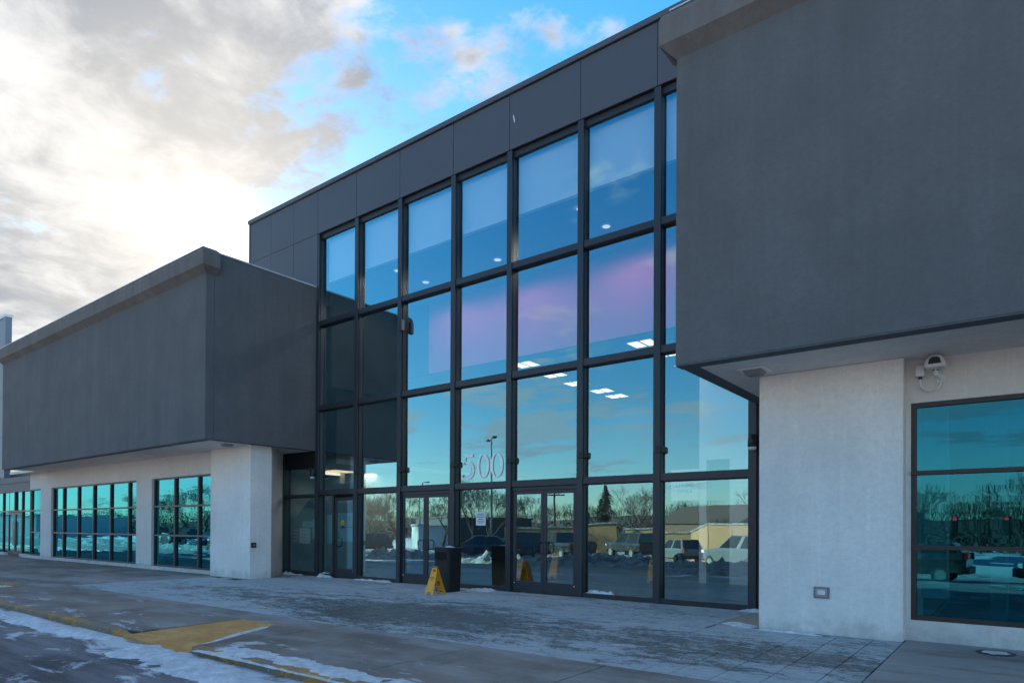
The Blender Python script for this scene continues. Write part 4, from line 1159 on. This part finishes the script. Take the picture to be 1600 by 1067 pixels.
# heading so that the car lies across the view from the mirrored camera
car('pickup', 'car_dark', 'dark pickup with black topper mirrored in the wide pane beside the second double doors', at(-22.4, -30.4), R(180 + 36))
car('pickup', 'car_dark', 'dark pickup nose mirrored in the right leaf of the second double doors', at(-26.0, -27.0), R(180 + 30))
car('suv', 'car_blue', 'blue grey estate car rear mirrored in the left leaf of the second double doors', at(-24.3, -18.6), R(140))
car('sedan', 'car_blue', 'dark blue saloon car mirrored beneath the paper notice', at(-24.7, -15.9), R(140))
car('sedan', 'car_teal', 'dark teal saloon car mirrored behind the blue saloon', at(-28.9, -23.2), R(140))
car('suv', 'car_silver', 'pale silver estate car mirrored in the pane beside the white pillar', at(-10.9, -20.2), R(212))
car('suv', 'car_silver', 'small silver estate car mirrored below the leasing office sign', at(-20.6, -34.4), R(216))
car('suv', 'car_teal', 'dark teal car mirrored in the pane left of the first double doors', at(-47.0, -26.6), R(130))
car('suv', 'car_dark', 'dark car mirrored low against the left mullion of the second bay', at(-50.5, -29.0), R(130))
lc = [('sedan', 'car_dark', -42.0, -19.5, 'dark saloon mirrored in the middle of the small teal window'), ('suv', 'car_teal', -45.5, -20.5, 'teal estate mirrored in the left of the small teal window'),
      ('sedan', 'car_silver', -51.5, -22.3, 'silver saloon mirrored at the right end of the long teal window'), ('suv', 'car_dark', -56.0, -22.6, 'dark estate mirrored in the long teal window'),
      ('sedan', 'car_blue', -61.0, -23.4, 'blue saloon mirrored in the long teal window'), ('pickup', 'car_brown', -67.0, -24.3, 'brown pickup mirrored near the left of the long teal window')]
for k_, c_, x_, y_, l_ in lc: car(k_, c_, l_, at(x_, y_), R(82 + random.uniform(-3, 3)))
car('suv', 'car_dark', 'black estate mirrored low in the brown framed window', at(-3.9, -24.0), R(185))
car('sedan', 'car_dark', 'black saloon mirrored low in the brown framed window near its right', at(2.2, -25.0), R(182))

# tan wall with a capped top
def bwall(name, pts, z1s, label, mat='fence'):
    r = root(name, at(*pts[0]), label, 'wall')
    for (p, q), (za, zb_) in zip(zip(pts, pts[1:]), z1s):
        p, q = Vector((*p, 0)), Vector((*q, 0)); t = (q - p).normalized(); s_ = Vector((-t.y, t.x, 0)) * .12; n = max(1, int((q - p).length / 2.4))
        for i in range(n):
            a, c = p.lerp(q, i / n + .004 / n * 2), p.lerp(q, (i + 1) / n - .004 / n * 2); z0 = -1.75; za_ = za + (zb_ - za) * i / n; zc_ = za + (zb_ - za) * (i + 1) / n
            vs = [a - s_, c - s_, c + s_, a + s_]
            b = MB(); b.add([(*v.xy, z0) for v in vs] + [(*vs[0].xy, za_), (*vs[1].xy, zc_), (*vs[2].xy, zc_), (*vs[3].xy, za_)],
                            [(0, 3, 2, 1), (4, 5, 6, 7), (0, 1, 5, 4), (1, 2, 6, 5), (2, 3, 7, 6), (3, 0, 4, 7)]); b.build('panel', mat, r)
        b = MB(); s2 = s_ * 1.7
        vs = [p - s2, q - s2, q + s2, p + s2]; zz = [za, zb_, zb_, za]
        b.add([(*v.xy, z_ + .003) for v, z_ in zip(vs, zz)] + [(*v.xy, z_ + .14) for v, z_ in zip(vs, zz)], [(0, 3, 2, 1), (4, 5, 6, 7), (0, 1, 5, 4), (1, 2, 6, 5), (2, 3, 7, 6), (3, 0, 4, 7)])
        b.build('coping', 'dirty_snow', r)
    return r


bwall('tan_wall', [(-40.0, -37.5), (-33.5, -40.0), (-29.6, -41.2)], [(1.55, 1.5), (1.5, 1.75)], 'long tan panelled wall with snow on its coping mirrored behind the pickup')
bwall('tan_wall', [(-29.3, -42.2), (-23.0, -43.0), (-20.6, -41.0), (-13.6, -38.6), (-9, -38.0)], [(1.2, 1.2), (1.25, 2.0), (2.0, 1.9), (1.9, 1.9)], 'stepped tan wall with snow on its coping mirrored behind the pale silver estate car')

# lamp posts and poles
def lamp_post(x, y, h, label, heads=2, yawl=0.):
    z0 = zg(y); r = root('lamp_post', (x, y, z0), label, 'lamp post')
    b = MB(); b.lathe([(.28, 0), (.28, .7), (.24, .75)], (x, y, z0), 14); b.build('base', 'palebuild', r)
    b = MB(); b.tube([(x, y, z0 + .7), (x, y, z0 + h)], [.13, .08], 8); b.build('pole', 'galv', r)
    d = Vector((math.cos(yawl), math.sin(yawl), 0))
    for s_ in ((-1, 1) if heads == 2 else (1,)):
        b = MB(); c = Vector((x, y, z0 + h)); b.tube([c, c + d * s_ * .45 + Vector((0, 0, .05)), c + d * s_ * .9], .05, 6)
        b.build('arm', 'galv', r)
        b = MB(); e = c + d * s_ * 1.3; n = Vector((-d.y, d.x, 0)); q = [e - d * .45 - n * .2, e + d * .45 - n * .2, e + d * .45 + n * .2, e - d * .45 + n * .2]
        b.add([v + Vector((0, 0, -.06)) for v in q] + [v + Vector((0, 0, .08)) for v in q], [(0, 3, 2, 1), (4, 5, 6, 7), (0, 1, 5, 4), (1, 2, 6, 5), (2, 3, 7, 6), (3, 0, 4, 7)]); b.build('lamp_head', 'black', r)


lamp_post(-42.1, -37.9, 13.6 - 2.2, 'tall twin headed lamp post mirrored behind the number 500', 2, R(38))
lamp_post(-66, -52, 9, 'distant lamp post mirrored in the second bay', 1, R(20))
lamp_post(-16.9, -70, 9.5, 'slender distant lamp post mirrored left of the leasing sign', 1, R(200))
z0 = zg(-53.7); up_ = root('utility_pole', (-44.5, -53.7, z0), 'wooden utility pole with crossarms mirrored in the second double doors', 'utility pole')
b = MB(); b.tube([(-44.5, -53.7, z0), (-44.5, -53.7, 6.9)], [.17, .11], 8); b.build('pole', 'bark', up_)
for zz, l in ((6.4, 1.5), (5.4, 1.2)):
    b = MB(); d = Vector((.8, -.6, 0)) * l; c = Vector((-44.5, -53.7, zz)); b.tube([c - d, c + d], .08, 6); b.build('crossarm', 'bark', up_)
    for t_ in (-.9, -.4, .4, .9):
        b = MB(); b.lathe([(.05, 0), (.06, .08), (.03, .16)], c + d * t_ + Vector((0, 0, .07)), 8); b.build('insulator', 'grey_plastic', up_)

# traffic lights on a mast arm, mirrored in the right-hand window
z0 = zg(-44); ts = root('traffic_signal', (5.5, -44, z0), 'mast arm traffic signal with two red lights mirrored in the brown framed window', 'traffic light')
b = MB(); b.tube([(5.5, -44, z0), (5.5, -44, 3.0)], .14, 8); b.build('pole', 'black', ts)
b = MB(); b.tube([(5.5, -44, 2.3), (-8.5, -44, 2.15)], [.10, .06], 8); b.build('mast_arm', 'black', ts)
for xx in (-3.35, -.55):
    h = part('signal_head', 'black', ts, (xx - .20, xx + .20, -44.16, -43.9, 1.42, 2.52), bevel=.03)
    for k_, mt in enumerate(('red_signal', 'void', 'void')):
        b = MB(); b.lathe([(.13, 0), (.12, .03)], (xx, -43.9, 2.33 - k_ * .36), 14, 'y'); b.build('lens', mt, h)

# buildings beyond
def block(name, x, y, sx, sy, h, rz, wall, roofm, label, gable=0., wins=0):
    z0 = min(zg(y), -1.0) - .2; r = root(name, (0, 0, 0), label, 'building')
    part('wall', wall, r, (-sx, sx, -sy, sy, 0, h))
    if gable:
        b = MB(); b.prism([(-sy - .3, h + .01), (sy + .3, h + .01), (0, h + gable)], 'x', -sx - .3, sx + .3); b.build('roof', roofm, r)
    else: part('roof', roofm, r, (-sx - .15, sx + .15, -sy - .15, sy + .15, h + .005, h + .25))
    for i in range(wins):
        xw = -sx + (i + .5) * 2 * sx / wins
        w_ = part('window', 'win_frame', r, (xw - .7, xw + .7, sy - .02, sy + .05, h * .35, h * .35 + 1.3)); part('glass_pane', 'carglass', w_, (xw - .62, xw + .62, sy + .04, sy + .06, h * .35 + .08, h * .35 + 1.22))
    r.location = (x, y, z0); r.rotation_euler.z = rz
    return r


block('low_building', -66, -62, 11, 6, 4.6, R(35), 'darkbuild', 'roofbrown', 'dark flat roofed building mirrored behind the paper notice', 0, 6)
block('warehouse', -62, -50, 3.0, 2.0, 3.2, R(35), 'palebuild', 'dirty_snow', 'pale shed mirrored below the paper notice')
block('house', -33, -78, 7, 5, 4.2, R(20), 'brick', 'roofbrown', 'brown brick house with pitched roof mirrored right of the conifers', 2.6, 3)
block('house', -21, -82, 5, 4, 4.0, R(10), 'brick', 'roofbrown', 'brown gabled house mirrored below the leasing office sign', 2.0, 2)
block('warehouse', -14, -66, 6, 5, 5.2, R(5), 'darkbuild', 'dirty_snow', 'blue grey warehouse mirrored behind the white partition', 0, 0)
block('warehouse', -150, -92, 14, 8, 5.0, R(50), 'palebuild', 'dirty_snow', 'pale long warehouse mirrored in the pane left of the first double doors', 0, 6)
block('low_building', -215, -62, 14, 8, 6.0, R(70), 'palebuild', 'dirty_snow', 'pale flat roofed building mirrored in the long teal window', 0, 6)


# trees
def bare_tree(seed, H, spread=1.):
    rnd = random.Random(seed); trunk = MB(); crown = MB()
    def grow(p, d, L, r_, depth):
        pts = [p]; rs = [r_]; n = 3 if depth < 4 else 2
        for i in range(n):
            d = (d + Vector((rnd.uniform(-1, 1), rnd.uniform(-1, 1), rnd.uniform(-.4, .9))) * .13).normalized(); pts.append(pts[-1] + d * L / n); rs.append(r_ * (1 - .38 * (i + 1) / n))
        (trunk if depth == 0 else crown).tube(pts, rs, 6 if depth < 2 else 3, cap=False)
        if depth >= 6: return
        k = 3 if depth < 5 else 2
        if depth == 0: k = 5
        for j in range(k):
            a = rnd.uniform(0, 2 * math.pi); tilt = rnd.uniform(.3, .78) * spread
            u = d.orthogonal().normalized(); v = d.cross(u)
            nd = (d * math.cos(tilt) + (u * math.cos(a) + v * math.sin(a)) * math.sin(tilt)).normalized(); nd = (nd + Vector((0, 0, .12))).normalized()
            q = pts[-1] if j < 2 else pts[-2].lerp(pts[-1], rnd.random())
            grow(q, nd, L * rnd.uniform(.62, .82), max(.012, rs[-1] * rnd.uniform(.62, .8)), depth + 1)
    grow(Vector((0, 0, 0)), Vector((0, 0, 1)), H * .27, H * .022, 0)
    return trunk, crown


def conifer(seed, H, W):
    rnd = random.Random(seed); t = MB(); t.tube([(0, 0, 0), (0, 0, H * .97)], [H * .02, .02], 6); c = MB()
    for i in range(2200):
        f = rnd.random() ** .8; z = H * (.1 + .9 * f); a = rnd.uniform(0, 2 * math.pi); rr = W * (1 - f) ** .62 * max(.12, .62 + .75 * noise.noise(Vector((z * 1.1, seed, 0))) + .55 * noise.noise(Vector((math.cos(a) * 1.3, math.sin(a) * 1.3 + seed, z * .9)))) + .08; q = rr * rnd.uniform(.35, 1.05); p = Vector((math.cos(a) * q, math.sin(a) * q, z)); d = Vector((math.cos(a), math.sin(a), rnd.uniform(-.5, .1))).normalized()
        s_ = d.cross(Vector((0, 0, 1))).normalized() * rnd.uniform(.12, .3); l = rnd.uniform(.35, .8)
        c.add([p - d * l * .5 + s_ * .5, p - d * l * .5 - s_ * .5, p + d * l * .5 - Vector((0, 0, .12))], [(0, 1, 2)])
    return t, c


def plant_tree(proto, x, y, s_, rz, label, group):
    o = copy_tree(proto) if proto.get('used') else proto
    proto['used'] = 1
    if 'used' in o and o is not proto: del o['used']
    o.location = (x, y, min(zg(y), -1.0 if y < -30 else 0) - .05); o.scale = (s_,) * 3; o.rotation_euler.z = rz; tag(o, label, 'tree', group)
    return o


protos = []
for i in range(3):
    t, c = bare_tree(21 + i * 7, 8.5); r = root('bare_tree', (0, 0, 0)); t.build('trunk', 'bark', r, fix=False); c.build('crown', 'twig', r, fix=False); protos.append(r)
cprotos = []
for i in range(2):
    t, c = conifer(3 + i, 9., 3.1); r = root('conifer', (0, 0, 0)); t.build('trunk', 'bark', r, fix=False); c.build('crown', 'needle', r, fix=False); cprotos.append(r)
t, c = bare_tree(77, 6.5, 1.2); bushp = root('bare_tree', (0, 0, 0)); t.build('trunk', 'bark', bushp, fix=False); c.build('crown', 'drybush', bushp, fix=False)
GT = 'leafless trees beyond the car park'
plant_tree(protos[0], -40.2, -35.6, .95, 0, 'wide leafless tree mirrored beneath the number 500', GT)
plant_tree(protos[1], -47.5, -36.5, 1.05, 1, 'leafless tree mirrored in the right leaf of the first double doors', GT)
plant_tree(protos[2], -52.0, -35.0, .95, 2, 'thin leafless tree mirrored in the left leaf of the first double doors', GT)
plant_tree(protos[1], -70.0, -44.0, 1.1, 3, 'leafless tree mirrored above the dark teal car', GT)
for (x, y, s_, l) in [(-42.4, -61.6, .92, 'tall dark conifer mirrored in the wide pane above the pickup'), (-45.6, -62.0, .62, 'shorter conifer mirrored left of the tall one'), (-44.2, -63.5, .74, 'middle conifer mirrored close behind the tall one'),
                      (-58.5, -62, .62, 'dark conifer mirrored in the left leaf of the second double doors')]:
    plant_tree(cprotos[random.randrange(2)], x, y, s_, random.uniform(0, 6), l, 'conifers beyond the tan wall')
plant_tree(bushp, -38.0, -62, .75, 0, 'rust brown leafless tree mirrored right of the conifers', GT)
plant_tree(bushp, -25.5, -60, .85, 2, 'rust brown leafless tree mirrored left of the leasing office sign', GT)
plant_tree(bushp, -51.5, -60.5, .62, 4, 'rust brown leafless tree mirrored in the right leaf of the second double doors', GT)
rl = random.Random(5)
for i in range(30):
    x = -150 + i * 5.8 + rl.uniform(-2.5, 2.5); y = -84 - rl.uniform(0, 22) + (14 if x < -90 else 0)
    plant_tree(protos[rl.randrange(3)], x, y, rl.uniform(1.0, 1.55), rl.uniform(0, 6.3), 'leafless tree in the distant line along the horizon mirrored in the glass', 'distant leafless tree line')
for i in range(8):
    x = -125 + i * 10 + rl.uniform(-4, 4); plant_tree(protos[rl.randrange(3)], x, -34 - rl.uniform(0, 14), rl.uniform(.9, 1.35), rl.uniform(0, 6.3), 'leafless tree standing in the snowy lot mirrored in the teal windows', 'leafless trees in the snowy lot')
for i in range(7):
    x = -14 + i * 5 + rl.uniform(-2, 2); plant_tree(protos[rl.randrange(3)], x, -88 - rl.uniform(0, 14), rl.uniform(.8, 1.2), rl.uniform(0, 6.3), 'tree in the dark row mirrored in the brown framed window', 'dark tree row behind the traffic signal')
hv = []; nx = 90
for j, (yy, k_) in enumerate(((-128, 0.), (-140, 1.), (-260, 1.15))):
    for i in range(nx + 1):
        x = -420 + 700 * i / nx
        hv.append((x, yy + (30 * max(0, (-x - 120) / 100)) * (1 if x > -300 else 1), -1.8 + k_ * (5.2 + 1.6 * noise.noise(Vector((x * .02, 2, 0))) + .8 * noise.noise(Vector((x * .12, 6, 0))))))
b = MB(); m = nx + 1; b.add(hv, [(j * m + i, j * m + i + 1, (j + 1) * m + i + 1, (j + 1) * m + i) for j in range(2) for i in range(nx)])
o = b.build('hills', 'twig', smooth=True); tag(o, 'low wooded rise along the far side of the lot', kind='structure')
# the far wood closes the horizon as one mass
b = MB(); rl = random.Random(11)
for i in range(46000):
    x = rl.uniform(-260, 110)
    top = 6.4 + 2.6 * noise.noise(Vector((x * .05, 1, 0))) + 2.0 * noise.noise(Vector((x * .22, 4, 0))) + 1.2 * noise.noise(Vector((x * .7, 9, 0)))
    y = -104 - rl.uniform(0, 16) + (30 * max(0, (-x - 120) / 100)); f = rl.random() ** 1.15; p = Vector((x, y, -1.7 + top * f))
    if f < .62:
        s_ = rl.uniform(.3, .8); a = Vector((rl.gauss(0, 1), rl.gauss(0, 1), rl.gauss(0, 1))).normalized() * s_; c = Vector((rl.gauss(0, 1), rl.gauss(0, 1), rl.gauss(0, 1))).normalized() * s_
    else:
        a = Vector((rl.gauss(0, .35), rl.gauss(0, .35), 1)).normalized() * rl.uniform(.9, 2.2); c = Vector((rl.gauss(0, 1), rl.gauss(0, 1), 0)).normalized() * rl.uniform(.06, .16)
    b.add([p, p + a, p + c], [(0, 1, 2)])
o = b.build('far_wood', 'twig', fix=False); tag(o, 'far bare woodland along the horizon mirrored in the glass', kind='stuff')
